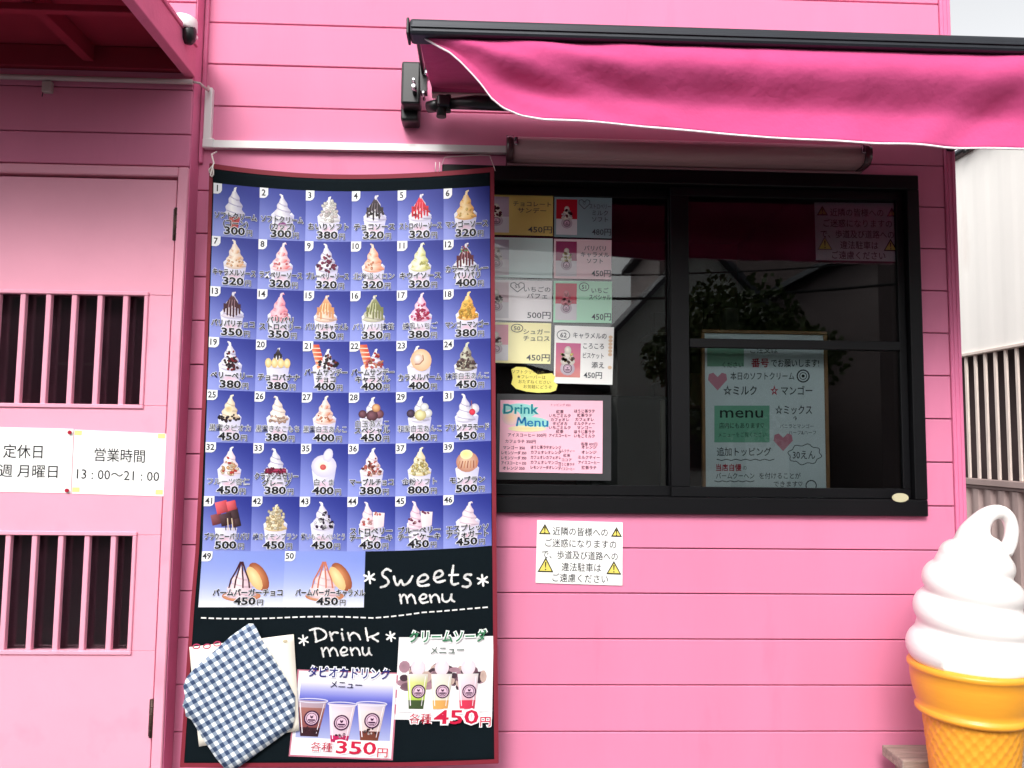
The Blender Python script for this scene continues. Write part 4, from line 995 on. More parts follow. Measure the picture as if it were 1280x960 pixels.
k.ell(119, 7, 3, 2, (214, 200, 170), (206, 190, 160)); k.up(); k.ell(22, 107, 3, 2, (222, 206, 180), (206, 190, 160)); k.out('note_lettering', o)
gp = [(316, 779), (371, 872), (284, 962), (232, 850)]
out_px = [(312, 778.5), (318, 778.5), (322, 783), (329, 797), (344, 822), (358, 845), (370, 869), (370, 893), (367, 908), (330, 935), (298, 958), (285, 958.5), (272, 945), (256, 922), (241, 897), (235, 893), (234, 884), (231, 880), (234, 868), (232, 855), (237, 843), (250, 829), (270, 812), (290, 794)]
bm = bmesh.new(); uvl = bm.loops.layers.uv.new('UVMap')
ctr = (302, 868)
ringsN = 6; rows = []
for j in range(1, ringsN+1):
    rows.append([bm.verts.new(ban(*banpx(ctr[0]+(x-ctr[0])*j/ringsN, ctr[1]+(y-ctr[1])*j/ringsN), .014+(.0035*sin(x*.07+y*.02)+.0015*sin(y*.13+x*.05))*j/ringsN)) for x, y in out_px])
cv = bm.verts.new(ban(*banpx(*ctr), .012)); n = len(out_px); pxy = {cv: ctr}
for j in range(ringsN):
    for i, (x, y) in enumerate(out_px): pxy[rows[j][i]] = (ctr[0]+(x-ctr[0])*(j+1)/ringsN, ctr[1]+(y-ctr[1])*(j+1)/ringsN)
for i in range(n):
    bm.faces.new((cv, rows[0][i], rows[0][(i+1) % n]))
    for j in range(ringsN-1): bm.faces.new((rows[j][i], rows[j+1][i], rows[j+1][(i+1) % n], rows[j][(i+1) % n]))
ang = radians(-33); per = 10.6
for f_ in bm.faces:
    f_.smooth = True
    for l in f_.loops:
        x, y = pxy[l.vert]; x += 1.2*sin(y*.05); l[uvl].uv = ((x*cos(ang)+y*sin(ang))/per*1.0, (-x*sin(ang+.06)+y*cos(ang+.06))/per*.98)
bmesh.ops.recalc_face_normals(bm, faces=bm.faces)
me = bpy.data.meshes.new('gingham_cloth'); bm.to_mesh(me); bm.free(); me.update()
o = link('gingham_cloth', me, GING); setp(o, 'blue and white gingham cloth patch at the lower left of the banner', 'cloth')
md = o.modifiers.new('thick', 'SOLIDIFY'); md.thickness = .0008
# hanging cord and tie
c = B(); a = at(265, 221, BY-.004); tp = at(271, 190, -.02)
pts = [(tp.x, -.022, tp.z), (tp.x-.006, -.05, tp.z-.02), (a.x+.004, BY-.004, a.z+.045), (a.x-.002, BY-.006, a.z+.02), (a.x-.004, BY-.007, a.z+.004), (a.x+.001, BY-.008, a.z-.001), (a.x+.005, BY-.007, a.z+.006), (a.x+.004, BY-.006, a.z+.02), (a.x, BY-.005, a.z+.036), (a.x-.010, BY-.004, a.z+.024), (a.x-.008, BY-.003, a.z+.012)]
c.tube(pts, .0026, 8); setp(c.out('hanging_cord', STRING), 'white looped cord tying the top left corner of the banner to the trunking', 'cord', 'cords holding up the banner')
c = B(); a = at(619, 212, BY-.004); tp = at(612, 196, -.02)
c.tube([(at(552, 206, -.03).x, -.03, at(552, 206, -.03).z), (at(556, 197, -.02).x, -.024, at(556, 197, -.02).z), (tp.x-.03, -.023, tp.z+.004), (tp.x, -.03, tp.z), (a.x-.004, BY+.01, a.z+.014), (a.x, BY-.004, a.z-.004)], .0011, 6); setp(c.out('hanging_cord', STRING), 'thin pale cord at the top right corner of the banner, under the tube light', 'cord', 'cords holding up the banner')
c = B()
for px in (544.5, 549.5): a, b_ = at(px, 203, BY-.002), at(px, 215, BY-.002); c.tube([(a.x, BY-.004, a.z), (b_.x, BY-.005, b_.z)], .0012, 6)
setp(c.out('hanging_cord', STRING), 'short double white cord on the banner top edge beside the window frame corner', 'cord', 'cords holding up the banner')

# ================================================================== NOTICES AND CARDS
def sheet(name, px4, Y, label, cat, paint, W, H, paper=(244, 243, 240), th=.0008, group=None, curl=0.0, lam=False):
    """paper sheet with real thickness at plane Y (front face), four picture corners tl tr br bl"""
    w4 = [at(x, y, Y) for x, y in px4]
    def mp(x, y, lift):
        u, v = x/W, y/H
        P = (w4[0]*(1-u)+w4[1]*u)*(1-v)+(w4[3]*(1-u)+w4[2]*u)*v
        return Vector((P.x, Y-lift-curl*(2*u-1)**2*(v), P.z))
    c = B(); q = [mp(0, 0, 0), mp(W, 0, 0), mp(W, H, 0), mp(0, H, 0)]; dd = Vector((0, th, 0))
    c.quad(q); c.quad([p+dd for p in reversed(q)])
    for i in range(4): c.quad([q[i], q[i]+dd, q[(i+1) % 4]+dd, q[(i+1) % 4]])
    bmesh.ops.remove_doubles(c.bm, verts=c.bm.verts, dist=1e-6)
    o = c.out(name, mat(name+'_paper', paper, .45, var=.01, coat=.8 if lam else 0)); setp(o, label, cat, group)
    if lam: o.data.materials[0].node_tree.nodes['Principled BSDF'].inputs['Coat Roughness'].default_value = .02
    k = Ink(mp, .00012); k.L = 3; paint(k); pr = k.out('print', o, LAM if lam else None)
    if 'menu' in name: pr['kind'] = 'stuff'
    return o, mp
# door notices
nY = LY-.0018
def p_l(k):
    k.text('定休日', 62, 37, 18.5, (30, 30, 32), width=49, bold=.006); k.text('毎週 月曜日', 61, 61, 17.5, (30, 30, 32), width=91, bold=.006)
sheet('door_notice', [(-32, 533), (92, 536), (88.5, 616.5), (-36, 614)], nY, 'white door notice on the left reading closed Mondays, pinned by red pins', 'sign', p_l, 124, 81)
def p_r(k):
    k.text('営業時間', 58, 37, 18, (30, 30, 32), width=63, bold=.006); k.text('13 : 00〜21 : 00', 57, 61, 17, (30, 30, 32), width=103, bold=.004)
sheet('door_notice', [(93, 537), (208, 542), (204.5, 620.5), (89.5, 617)], nY, 'right hand white door notice with the opening hours, taped at its corners', 'sign', p_r, 115, 80)
for (x, y) in ((88, 540.5), (84.5, 613)):
    p = at(x, y, nY); c = B(); c.tube([(p.x, nY-.006, p.z), (p.x, nY-.0006, p.z)], [.0062, .0050], 12); setp(c.out('push_pin', mat('red_pin_plastic', (170, 24, 50), .3)), ('red push pin at the upper' if y < 560 else 'dark red push pin at the lower') + ' right corner of the closed Mondays notice', 'pin')
for (x, y) in ((98, 541), (202, 545), (95, 612), (199, 615)):
    p = at(x, y, nY); c = B(); c.box(p.x-.011, p.x+.011, nY-.0012, nY-.0004, p.z-.007, p.z+.007); nm = {(98, 541): 'upper left', (202, 545): 'upper right', (95, 612): 'lower left', (199, 615): 'lower right'}[(x, y)]
    setp(c.out('tape', YTAPE), 'pale yellow tape on the %s corner of the opening hours notice' % nm, 'tape')
# parking notice
def tri(k, cx, by, w_, h_, col=(238, 222, 110)):
    k.poly([(cx-w_/2, by), (cx+w_/2, by), (cx, by-h_)], (30, 28, 26)); k.up(); k.poly([(cx-w_/2+2.2, by-1.5), (cx+w_/2-2.2, by-1.5), (cx, by-h_+3.2)], col); k.up()
    k.poly([(cx-.9, by-h_*.68), (cx+.9, by-h_*.68), (cx+.45, by-h_*.3), (cx-.45, by-h_*.3)], (24, 22, 20)); k.ell(cx, by-h_*.18, .9, .9, (24, 22, 20)); k.up()
def p_park(k):
    for t_, x, y, w_ in (('近隣の皆様への', 55, 18, 70), ('ご迷惑になりますの', 56, 33, 90), ('で、歩道及び道路への', 55, 48, 96), ('違法駐車は', 57, 63, 50), ('ご遠慮ください', 56, 77, 70)):
        k.text(t_, x, y, 11.8, (14, 16, 24), width=w_, bold=.008)
    k.up(); tri(k, 10, 18, 15, 13.5); tri(k, 101, 18.5, 14, 12.5); tri(k, 12, 66, 20, 19); tri(k, 98, 66, 19, 17)
sheet('parking_notice', [(671.5, 650), (778.5, 653), (778, 732), (669.5, 728.5)], -.004, 'white no-parking notice with yellow warning triangles on the pink wall below the window', 'sign', p_park, 109, 80, th=.002)
gY = .0045
sheet('parking_notice', [(1018, 253), (1122, 254), (1124, 327), (1020, 325)], .0192, 'dim no-parking notice behind the glass at the top right of the window', 'sign', p_park, 109, 80, paper=(226, 228, 234))

# menu cards inside the left pane
CY = .0440
TXT = (70, 74, 84)
def softie(k, cx, cy, s, top, rnd, body=(250, 240, 226)):
    k.ell(cx, cy+s*.55, s*.42, s*.4, (232, 226, 232), (190, 170, 186), 12); k.up()
    for i in range(3): k.ell(cx, cy+s*.15-i*s*.32, s*(.42-.11*i), s*.24, body, tuple(int(v*.8) for v in body), 12); k.up()
    blobs(k, cx, cy-s*.1, s*.35, s*.42, 16, s*.10, top, rnd)
    logo(k, cx, cy+s*.55, s*.24, (90, 50, 80))
def card(px4, label, paper, pic, lines, price, picbg, tops, badge, seed, extra=None, body=(250, 240, 226)):
    def p(k):
        rnd = random.Random(seed)
        k.rect(2.5, 3, 29, 28, lambda a, b_: picbg, 2, 2); k.rect(2.5, 28, 29, 48, lambda a, b_: (226, 222, 228), 2, 2); k.up()
        softie(k, 16, 24, 17, tops, rnd, body)
        if badge:
            if badge[0] == 'h':
                k.line([(x_-4, y_) for x_, y_ in [(42, 6), (39, 3), (35.5, 4), (35, 8), (42, 15), (49, 8), (48.5, 4), (45, 3), (42, 6)]], .8, TXT); k.text(badge[1] or '♡', 38, 10, 6, TXT)
            else: k.ring(38, 7, 6, .8, TXT, 16, 5); k.text(badge[1], 38, 9.6, 7, TXT, bold=.01)
        for i, t_ in enumerate(lines): k.text(t_, 58 if badge else 52, 14+8.2*i, 7.4, TXT, maxw=27 if badge else 38, bold=.004)
        k.text((price+'円').strip() if price != ' ' else ' ', 60, 47, 10, TXT, maxw=26, bold=.008)
        if extra: extra(k)
    return sheet('menu_card', px4, CY, label, 'menu card', p, 73, 51, paper=paper, lam=True, group='menu cards taped inside the left window pane')
card([(600, 242), (691.5, 245), (691, 295), (600, 293)], 'mustard yellow menu card showing a dark chocolate sundae, top left beside the banner', (214, 190, 100), 0, ('チョコレート', 'サンデー'), '450', (190, 170, 190), [(70, 20, 30), (110, 30, 44), (50, 16, 26)], None, 1)
card([(693, 246), (765, 247.5), (764.5, 298), (692.5, 296)], 'dull blue grey menu card with a red background photo, top of the right column', (128, 158, 164), 0, ('ストロベリー', 'ミルク', 'ソフト'), '480', (190, 20, 40), [(120, 30, 50), (240, 226, 230), (60, 20, 30)], ('h', ''), 2)
card([(600, 296), (691, 298), (690.5, 348), (600, 346)], 'pale aqua menu card with a faded sundae photo, second in the left column', (206, 232, 228), 0, (), ' ', (180, 170, 190), [(100, 50, 40), (240, 230, 220)], None, 3)
card([(692.5, 298.5), (764.5, 300), (764, 349.5), (692, 348)], 'pale pink menu card with a caramel sundae on purple, second in the right column', (236, 206, 212), 0, ('パリパリ', 'キャラメル', 'ソフト'), '450', (160, 40, 100), [(220, 180, 90), (246, 226, 160)], None, 4)
card([(600, 349.5), (690, 351), (689.5, 402), (600, 400)], 'white menu card with a drawn heart and the price 500 yen, left column', (238, 234, 236), 0, ('いちごの', 'パフェ'), '500', (226, 196, 206), [(80, 50, 50), (226, 190, 196)], ('h', '55'), 5)
card([(692, 351), (765, 352), (764.5, 404), (691.5, 403)], 'mint green menu card with a crimson photo, third in the right column', (176, 232, 200), 0, ('いちご', 'スペシャル'), '450', (206, 50, 80), [(226, 60, 90), (200, 40, 70)], ('o', '51'), 6, body=(236, 110, 130))
card([(600, 402.5), (689, 404), (688, 455), (600, 453)], 'light yellow menu card priced 450 yen, bottom of the left column', (248, 240, 176), 0, ('シュガー', 'チュロス'), '450', (232, 150, 170), [(130, 90, 90), (190, 150, 150)], ('o', '50'), 7)
def p62(k):
    rnd = random.Random(12)
    k.rect(2, 22, 33, 65, lambda a, b_: (206+int(20*b_), 80+int(60*b_), 140-int(10*b_)), 2, 2); k.up(); softie(k, 17, 42, 22, [(250, 220, 110), (90, 50, 40), (246, 226, 190), (130, 80, 50)], rnd)
    k.ring(11, 12, 8, .8, TXT, 16, 6); k.text('62', 11, 15, 8.5, TXT, bold=.01)
    k.text('キャラメルの', 44, 15, 8.5, TXT, maxw=42, bold=.006); k.text('ころころ', 49, 28, 8.5, TXT, maxw=26, bold=.006); k.text('ビスケット', 49, 40, 8, TXT, maxw=26, bold=.004); k.text('添え', 55, 52, 8.5, TXT, bold=.006); k.text('450円', 49, 65, 9.5, TXT, maxw=26, bold=.006)
    for i in range(7): k.ell(70, 13+i*4.4+(12 if i > 5 else 0), 2.6, 2.2, (240, 206, 170), (244, 214, 184))
sheet('menu_card', [(693.5, 406.5), (767.5, 409), (765.5, 481), (692, 479)], CY-.0015, 'larger white menu card numbered 62 with a photo on pink, lowest of the right column', 'menu card', p62, 74, 73, lam=True, group='menu cards taped inside the left window pane')
# yellow cloud note
pts = [(639, 462), (645, 458.5), (657, 459), (665, 463), (672, 468), (690, 466.5), (694, 471), (692, 477), (697, 481), (695, 488), (688, 490.5), (672, 491), (658, 489.5), (645, 486), (639, 480), (641, 472)]
c = B(); c.prism([(at(x, y, CY).x, at(x, y, CY).z) for x, y in pts], CY-.0018, CY-.0010)
o = c.out('cloud_note', mat('yellow_note_paper', (246, 232, 120), .6)); setp(o, 'cloud shaped yellow handwritten note between the cards and the pink drink menu', 'note')
k = Ink(lambda x, y, l: at(x, y, CY)+Vector((0, -.0022-l, 0)))
for i, t_ in enumerate(('ソフトクリームの', '★フレーバーは', 'おたずねください', 'お気軽にどうぞ')): k.text(t_, 660+4*i, 467+6.2*i, 5.2, (120, 110, 60), maxw=40, rot=.03)
k.out('print', o)
# pink drink menu in grey sleeve
c = B(); a, b_ = at(621, 492, CY), at(764, 601, CY); c.box(a.x, b_.x, CY+.0004, CY+.0016, b_.z, a.z, .0004); o = c.out('plastic_sleeve', SLEEVE); setp(o, 'grey see-through plastic sleeve framing the pink drink menu', 'sleeve')
def pdrink(k):
    rnd = random.Random(9)
    for (x, y, rx, ry, c1) in ((24, 14, 22, 10, (120, 214, 206)), (40, 29, 22, 8, (120, 214, 200)), (14, 22, 12, 10, (250, 214, 170)), (34, 36, 24, 4, (250, 226, 160))):
        k.ell(x, y, rx, ry, c1, (246, 206, 214) if rx < 15 else tuple(int(v*.6+246*.4) for v in c1), 18, off=(0, 0)); k.up()
    k.multi([(('Drink', 26, 17, 17, (20, 130, 150)), dict(width=44, bold=.02)), (('enu', 47, 33, 15.5, (24, 120, 180)), dict(width=27, bold=.015))], ((160, 230, 214), .03)); k.up()
    for P_ in ([(21, 33), (23, 21.5), (27, 29.5), (31, 21.5), (32.5, 33)],): k.line(P_, 2.3, (24, 120, 180))
    k.up()
    ink = (66, 26, 50)
    words = ('ミルクティー', 'アイスコーヒー', 'カフェオレ', 'ココア', '抹茶ラテ', 'いちごミルク', 'レモンソーダ', '紅茶', 'マンゴー', 'ほうじ茶ラテ', 'タピオカ', 'オレンジ')
    for i in range(7):
        k.text(rnd.choice(words), 75, 16+5*i, 4.8, ink, maxw=27, bold=.012); k.text(rnd.choice(words), 106, 15+5.2*i, 4.8, ink, maxw=26, bold=.012)
    k.text('トッピング ¥50', 76, 7, 3.8, (170, 100, 130), maxw=30); 
    k.text('アイスコーヒー 300円', 34, 46, 5, ink, maxw=60, bold=.006); k.text('カフェラテ 350円', 26, 54, 5, ink, maxw=48, bold=.006)
    for i in range(5):
        k.text(rnd.choice(words)+' 350', 18, 62+6.4*i, 4.8, ink, maxw=31, bold=.012); k.text(rnd.choice(words)+rnd.choice(words), 58, 61+6.3*i, 4.8, ink, maxw=38, bold=.012)
        k.text(rnd.choice(words), 84, 65+5.6*i, 4.4, ink, maxw=20, bold=.004); k.text(rnd.choice(words), 112, 60+6.4*i, 4.8, ink, maxw=27, bold=.012)
    k.text('各種 400円', 112, 56, 4.4, ink, maxw=26)
sheet('drink_menu', [(625.5, 500), (753.5, 501), (753, 592), (624, 590)], CY-.0015, 'pink handwritten drink menu sheet with turquoise title at the bottom of the left window', 'menu', pdrink, 129, 91, paper=(246, 186, 204))
# wooden framed menu board inside the right pane
MY = .085
brd = empty('menu_board', at(955, 612, MY), 'whiteboard menu in a brown wooden frame behind the right window pane', 'menu board')
a, b_ = at(877, 412, MY), at(1035.5, 640, MY); fx0 = at(877, 500, MY).x; fx1 = at(1035, 500, MY).x
c = B(); t_ = .012
c.box(fx0, fx1, MY-.006, MY+.014, a.z-t_, a.z, .002); c.box(fx0, fx0+t_, MY-.0055, MY+.014, b_.z, a.z-t_-.0004, .002); c.box(fx1-t_, fx1, MY-.0055, MY+.014, b_.z, a.z-t_-.0004, .002); c.out('board_frame', BOARDW, brd)
c = B(); c.box(fx0+t_-.002, fx1-t_+.002, MY+.001, MY+.004, b_.z, a.z-t_+.001); c.out('board_surface', mat('whiteboard_surface', (236, 242, 246), .3, var=.03), brd)
k = Ink(lambda x, y, l: at(x, y, MY)+Vector((0, .0008-l, 0)), .00015)
k.L = 1
k.rect(884, 432, 930, 458, lambda a_, b2: (150, 200, 172), 1, 1); k.rect(893, 507, 962, 553, (138, 206, 176)); k.up()
def heart(x, y, s, c1): k.poly([(x, y+s), (x-s, y-s*.1), (x-s*.9, y-s*.7), (x-s*.45, y-s*.85), (x, y-s*.4), (x+s*.45, y-s*.85), (x+s*.9, y-s*.7), (x+s, y-s*.1)], c1)
heart(897, 476, 12, (236, 150, 172)); heart(979, 552, 12, (240, 150, 172)); k.up()
bk = (34, 36, 46)
k.text('ご注文は', 955, 441, 9, bk, maxw=40); k.text('番号', 950, 458, 12, (206, 40, 70), width=22, bold=.02); k.text('でお願いします!', 994, 458, 11, bk, width=60, bold=.01); k.text('ください', 916, 459, 8, bk, maxw=26)
k.text('本日のソフトクリーム', 953, 474, 10.5, bk, width=80, bold=.008); k.ring(1004, 470, 7.5, 1.6, bk, 18); k.ring(1004, 470, 4.4, .9, bk, 14); k.ell(1004, 470, 2, 2, bk)
k.text('☆ミルク', 925, 493, 13, bk, width=42, bold=.012); k.text('☆', 968, 493, 13, (226, 60, 90), width=10, bold=.02); k.text('マンゴー', 996, 493, 12.5, bk, width=39, bold=.01)
k.text('☆ミックス', 992, 517, 12.5, bk, width=46, bold=.01); k.text('menu', 927, 522, 20, bk, width=54, bold=.006)
k.text('↑', 994, 526, 8, bk); k.text('バニラとマンゴー', 996, 535, 6, bk, maxw=42); k.text('ハーフ&ハーフ', 1003, 543, 6, bk, maxw=34)
k.text('店内にもあります♡', 927, 535, 8, bk, maxw=56, bold=.006); k.text('メニューをご覧ください', 928, 546, 7, (60, 100, 90), maxw=60)
k.text('追加トッピング', 930, 569, 11.5, bk, width=68, bold=.01); k.line([(896+i*6, 574+(i % 2)*1.6) for i in range(13)], 1, bk)
k.text('30えん', 1005, 573, 12, bk, width=28, bold=.006)
k.line([(1006+20*(1+.08*sin(a_*8))*cos(a_), 568+12*(1+.12*sin(a_*8))*sin(a_)) for a_ in [2*pi*i/40 for i in range(41)]], .9, bk)
k.text('当店自慢', 911, 588, 9.5, (206, 30, 60), width=32, bold=.02); k.text('の', 931, 587, 6, bk)
k.text('バームクーヘン', 919, 598, 8.5, bk, width=48, bold=.008); k.text('を付けることが', 975, 598, 8.5, bk, width=52, bold=.006); k.line([(893+i*5, 601+(i % 2)*1.4) for i in range(11)], 1, bk)
k.text('できます♡', 985, 608, 8, bk, width=36, bold=.006); k.ring(1014, 607, 6.5, 1.3, bk, 16)
k.out('board_lettering', brd)

# ================================================================== GIANT SOFT SERVE STATUE
IY = -.33
ic = at(1213, 850, IY)
IX = ic.x; sc_ = (IY-CAMY)/FPX
zr = at(1213, 846, IY-.17).z                     # cone rim
zr = at(1142, 829, IY+.03).z
st = empty('ice_cream_statue', (IX, IY, .1), 'giant white soft serve display in an orange waffle cone, right of the shop corner', 'statue')
RB = .165
c = B()
# waffle lower cone
def wf(a, z):
    u = a*24/(2*pi); v = (z)*26
    d1 = abs(((u+v) % 1)-.5); d2 = abs(((u-v) % 1)-.5)
    return -.0032*(1 if (d1 > .09 and d2 > .09) else 0)
z2 = zr-.125
prof = [(.07+(.128-.07)*((z-.2)/(z2-.02-.2)), z) for z in [.2+(z2-.02-.2)*i/90 for i in range(91)]]
c.lathe(IX, IY, [(.001, .2)]+prof+[(.13, z2)], 192, wf); c.out('waffle_cone', CONE, st)
c = B()
prof = [(.125, z2-.012), (.138, z2-.010), (.146, z2-.004), (.147, z2+.003), (.142, z2+.010), (.139, z2+.013), (.145, z2+.03), (.153, z2+.06), (.157, z2+.09), (.158, zr-.012), (.161, zr-.009), (.164, zr-.004), (.164, zr+.003), (.161, zr+.008), (.15, zr+.012), (.05, zr+.014)]
c.lathe(IX, IY, prof, 72); c.out('cone_collar', CONE, st)
c = B(); c.lathe(IX, IY, [(.001, .1), (.17, .1), (.175, .12), (.165, .15), (.09, .17), (.075, .2), (.001, .201)], 48); c.out('base', CONE, st)
# cream: helix of a fat tube with a filled core and a curled tip
c = B(); pts = []; rs = []
turns = 3.9; N = 300; a0 = radians(216)
ZL = [at(1140, y_, IY).z for y_ in (806, 764, 726, 695, 676)]     # heights of the rolls at their left side
RO = [.168, .150, .130, .094, .06]; RT = [.058, .054, .050, .042, .030]
def tab(T, x):
    x = max(0, min(len(T)-1.001, x)); i = int(x); f = x-i; return T[i]+(T[i+1]-T[i])*f
CXX = IX+.012
for i in range(N+1):
    t = i/N; tt = t*turns
    Ro, tr, zz_ = tab(RO, tt-.1), tab(RT, tt-.1), tab(ZL, tt-.1)
    if tt < .5: zz_ = ZL[0]-.012+.024*tt
    a = a0-2*pi*tt
    cxx = IX+.012*min(1, tt/3)+.008*max(0, tt-2)
    pts.append((cxx+(Ro-tr)*cos(a), IY+(Ro-tr)*sin(a), zz_)); rs.append(tr)
c.tube(pts, rs, 22)
c.lathe(IX+.008, IY, [(.001, zr+.006), (.155, zr+.008), (.158, zr+.03), (.150, zr+.09), (.13, ZL[1]+.01), (.112, ZL[2]), (.085, ZL[3]), (.05, ZL[4]), (.001, ZL[4]+.01)], 40)
tpx = [(1222, 700, .085), (1220, 689, .072), (1218, 677, .056), (1219, 666, .044), (1224, 655, .032), (1232, 645.5, .025), (1242, 640.5, .022), (1252, 640.5, .0205), (1260, 647, .0195), (1264, 658, .019), (1264, 670, .019), (1261, 681, .020), (1255, 691, .022)]
tw = [at(x_, y_, IY) for x_, y_, _ in tpx]
tip = [(v.x-IX, v.z) for v in tw]; tr_ = [q[2] for q in tpx]
def cr(P, t):
    n = len(P)-1; x = t*n; i = min(int(x), n-1); f = x-i
    g_ = lambda j: P[max(0, min(n, j))]
    a_, b2, c2, d2 = g_(i-1), g_(i), g_(i+1), g_(i+2)
    if not isinstance(a_, tuple): a_, b2, c2, d2 = (a_,), (b2,), (c2,), (d2,)
    return tuple(.5*((2*b2[k])+(-a_[k]+c2[k])*f+(2*a_[k]-5*b2[k]+4*c2[k]-d2[k])*f*f+(-a_[k]+3*b2[k]-3*c2[k]+d2[k])*f**3) for k in range(len(a_)))
tp_ = [cr(tip, i/60) for i in range(61)]; rp = [cr(tr_, i/60)[0] for i in range(61)]
c.tube([(IX+x, IY, z) for x, z in tp_], rp, 22)
o = c.out('cream_swirl', CREAM, st)
md = o.modifiers.new('remesh', 'REMESH'); md.mode = 'VOXEL'; md.voxel_size = .004; md.use_smooth_shade = True
md = o.modifiers.new('smooth', 'SMOOTH'); md.iterations = 6; md.factor = .5

# ================================================================== WOODEN BENCH
zb_ = at(1130, 932, -.07).z; xb = at(1104, 934, -.07).x
bench = empty('wooden_bench', (xb+.4, -.2, .1), 'weathered grey wooden plank bench behind the giant ice cream', 'bench')
for (y0, y1, dz) in ((-.185, -.06, 0), (-.32, -.195, -.002)):
    if y0 < -.3: continue
    c = B(); c.box(xb, xb+.9, y0, y1, zb_-.034+dz, zb_+dz, .004, 2); c.out('plank', WOOD, bench)
c = B(); c.box(xb+.025, xb+.85, -.165, -.12, zb_-.10, zb_-.036, .003); c.out('rail', WOOD, bench)
for x in (xb+.03, xb+.8):
    c = B(); c.box(x, x+.06, -.17, -.08, .1, zb_-.036, .003); c.out('leg', WOOD, bench)

# ================================================================== NEIGHBOUR BUILDING
NX = 4.4
def atx(px, py, X=4.4):
    d = F + RX*((px-640)/FPX) - UY*((py-480)/FPX); return Vector((0, CAMY, CAMZ)) + d*(X/d.x)
ny = lambda px, py=450: atx(px, py).y
nb = empty('neighbour_building', (NX, 5, 0), 'cream corrugated metal building with white window bars beyond the alley', 'building')
yA, yB = -1.5, 9.0
zroof = atx(1193, 199).z-.03
zw1, zw0 = atx(1202, 443).z-.028, atx(1206, 597).z
def corr(y0, y1, z0, z1, m, name, amp=.012, per=.16):
    c = B(); n = int((y1-y0)/per*6)
    def P(u, v):
        y = y0+(y1-y0)*u; q = (y/per) % 1
        d = amp*(0 if q < .35 else (1 if q > .85 else .0)) if False else amp*max(-1, min(1, 2.2*sin(2*pi*y/per)))
        return Vector((NX+d, y, z0+(z1-z0)*v))
    c.grid(P, n, 1, False); o = c.out(name, m, nb); md = o.modifiers.new('t', 'SOLIDIFY'); md.thickness = .01; return o
corr(yA, yB, zw1+.03, zroof, METALW, 'upper_cladding', .0012, .34)
corr(yA, yB, 0, zw0-.09, METALG, 'lower_cladding', .016, .17)
c = B(); c.box(NX-.02, NX+.03, yA, yB, zw0-.085, zw0-.06, .004); c.box(NX-.05, NX+.03, yA, yB, zw0-.055, zw0, .004); c.out('sill_rail', METALG, nb)
c = B(); c.box(NX-.03, NX+.03, yA, yB, zw1, zw1+.028, .004); c.out('top_rail', BARW, nb)
c = B(); c.box(NX-.05, NX+.06, yA, yB, zroof, zroof+.03, .005); c.out('roof_edge', mat('dark_roof_edge', (90, 74, 74), .7), nb)
for i in range(5):
    y = ny(1200)+.4-i*.35
    c = B(); c.tube([(NX-.05, y, zroof+.015), (NX-.09, y, zroof-.01)], .018, 8); c.out('gutter_bracket', BLACKPL, nb)
sp = .135; y = ny(1207); nbar = 0
base = None
for i in range(-12, 26):
    yy = y - sp*i
    if yy < yA: break
    if base is None:
        c = B(); c.box(NX-.004, NX+.014, -.017, .017, zw0+.001, zw1-.001, .003); base = c.out('bar', BARW, nb); base.location.y = yy-nb.location.y
    else:
        o = base.copy(); COL.objects.link(o); o.parent = nb; o.location.y = yy-nb.location.y
c = B(); c.box(NX+.25, NX+.3, yA, yB, zw0-.3, zw1+.3); c.out('dark_inside', mat('dark_louvre_back', (78, 62, 62), .8, var=.3, scale=1.5), nb)
c = B(); c.box(NX+.3, NX+5, yA, yB, 0, zroof-.02); c.out('core', METALG, nb)
c = B(); c.prism([(NX-.08, zroof+.03), (NX+5.2, zroof+.03), (NX+5.2, zroof+.1), (NX-.08, zroof+.05)], yA-.1, yB+.1); c.out('roof', ROOFM, nb)

# ================================================================== STREET BEHIND THE CAMERA (seen only mirrored in the panes)
OPPLIGHT = mat('pale_rendered_wall', (222, 222, 216), .85, 0, .12, .6)
def house(x0, x1, y0, y1, h, gab, m, label):
    b = empty('house', ((x0+x1)/2, y0, 0), label, 'house')
    xm = (x0+x1)/2; k_ = gab/(xm-x0)
    c = B(); c.prism([(x0, 0), (x1, 0), (x1, h), (xm, h+gab), (x0, h)], y0, y1); c.out('wall', m, b)
    for s_ in (-1, 1):
        xe = xm+s_*(xm-x0+.35); ze = h-k_*.35
        c = B(); c.prism([(xm, h+gab+.004), (xe, ze+.004), (xe, ze+.16), (xm, h+gab+.18)], y0-.3, y1+.35); c.out('roof', ROOFM, b)
    n = int((x1-x0)/2.2)
    for i in range(n):
        for z in (1.0, 3.1, 5.6):
            if z+1.2 > h: continue
            x = x0+(i+.5)*(x1-x0)/n
            c = B(); c.box(x-.55, x+.55, y1+.001, y1+.03, z, z+1.3, .01); w_ = c.out('window', GLASSD, b)
            c = B(); c.box(x-.6, x+.6, y1+.001, y1+.06, z-.06, z-.002, .005); c.out('sill', CONC, w_)
    return b
house(3.3, 7.6, -24, -16.5, 4.4, 2.3, OPPLIGHT, 'grey gabled house across the street, mirrored in the window')
house(6.2, 20, -30, -24.5, 9.0, .5, METALG, 'tall brown clad block behind the gabled house across the street')
house(-2.0, 3.1, -26, -18, 3.0, .6, CONC, 'low concrete house across the street opposite the banner')
house(-12, -2.2, -20, -13.5, 8.2, 1.2, GLASSD, 'tall dark house added across the street to darken the door pane reflections')  # added out of view, tall and dark to keep sky out of the door panes
house(9.2, 19, -23, -15, 6.4, 1.2, OPPW, 'wide grey house across the street at the far right')
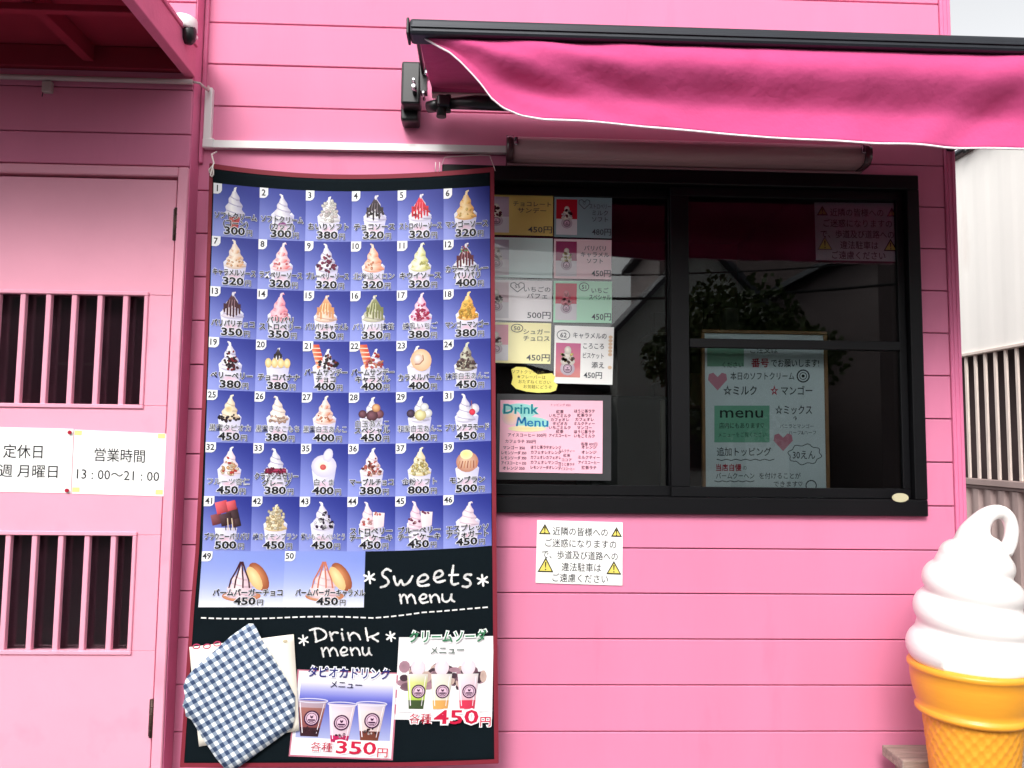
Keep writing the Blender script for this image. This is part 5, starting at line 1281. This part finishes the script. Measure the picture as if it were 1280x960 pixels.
def tree(x, y, h, r, label):
    t = empty('tree', (x, y, 0), label, 'tree')
    c = B(); c.tube([(x, y, 0), (x+.1, y, h*.3), (x, y+.1, h*.6)], [.16, .12, .07], 10)
    for a in range(5): c.tube([(x, y, h*(.35+.05*a)), (x+r*.6*cos(a*1.3), y+r*.6*sin(a*1.3), h*.6+.1*a)], [.07, .02], 6)
    c.out('trunk', BARK, t)
    bm = bmesh.new(); rn = random.Random(int(x*10))
    for i in range(6500):
        a, b2 = rn.uniform(0, 2*pi), math.acos(rn.uniform(-1, 1)); q = r*(.45+.55*rn.random()**.5)*(1+.2*sin(3*a)+.15*sin(5*b2))
        P = Vector((x+q*sin(b2)*cos(a), y+q*sin(b2)*sin(a), h*.68+q*.85*cos(b2)))
        d1 = Vector((rn.uniform(-1, 1), rn.uniform(-1, 1), rn.uniform(-1, 1))).normalized()*.07; d2 = d1.orthogonal().normalized()*.05
        bm.faces.new([bm.verts.new(P-d1), bm.verts.new(P+d2), bm.verts.new(P+d1), bm.verts.new(P-d2)])
    me = bpy.data.meshes.new('crown'); bm.to_mesh(me); bm.free(); link('crown', me, LEAF, t)
tree(4.6, -11.5, 4.6, 1.5, 'round leafy street tree mirrored in the right pane')
tree(-3.4, -13, 5.0, 1.7, 'leafy street tree opposite the door')
for i, (x) in enumerate((-6.0, 9.0)):
    p = empty('utility_pole', (x, -12.5, 0), 'concrete utility pole across the street, %s one' % ('door side' if i == 0 else 'right hand'), 'utility pole')
    c = B(); c.tube([(x, -12.5, 0), (x, -12.5, 8.5)], [.17, .11], 14); c.out('pole', CONC, p)
    c = B(); c.box(x-.9, x+.9, -12.56, -12.44, 7.5, 7.6, .01); c.out('crossarm', BLACKPL, p)
for i, (z, dy) in enumerate(((6.3, 0), (5.9, .1), (5.45, -.05), (4.95, .05))):
    c = B(); c.tube([(x_, -12.5+dy, z-.5*(1-((x_-1.5)/7.5)**2)) for x_ in [-6+15*j/24 for j in range(25)]], .018+.012*(i == 3), 6)
    setp(c.out('power_line', BLACKPL), 'black overhead cable, %s of four strung across the street' % ('highest', 'second', 'third', 'lowest')[i], 'cable')

bpy.data.objects.remove(_fo, do_unlink=True)
for o in list(COL.objects):
    if o.type == 'MESH' and o.parent is None and 'kind' not in o and 'category' not in o: print('UNTAGGED', o.name)
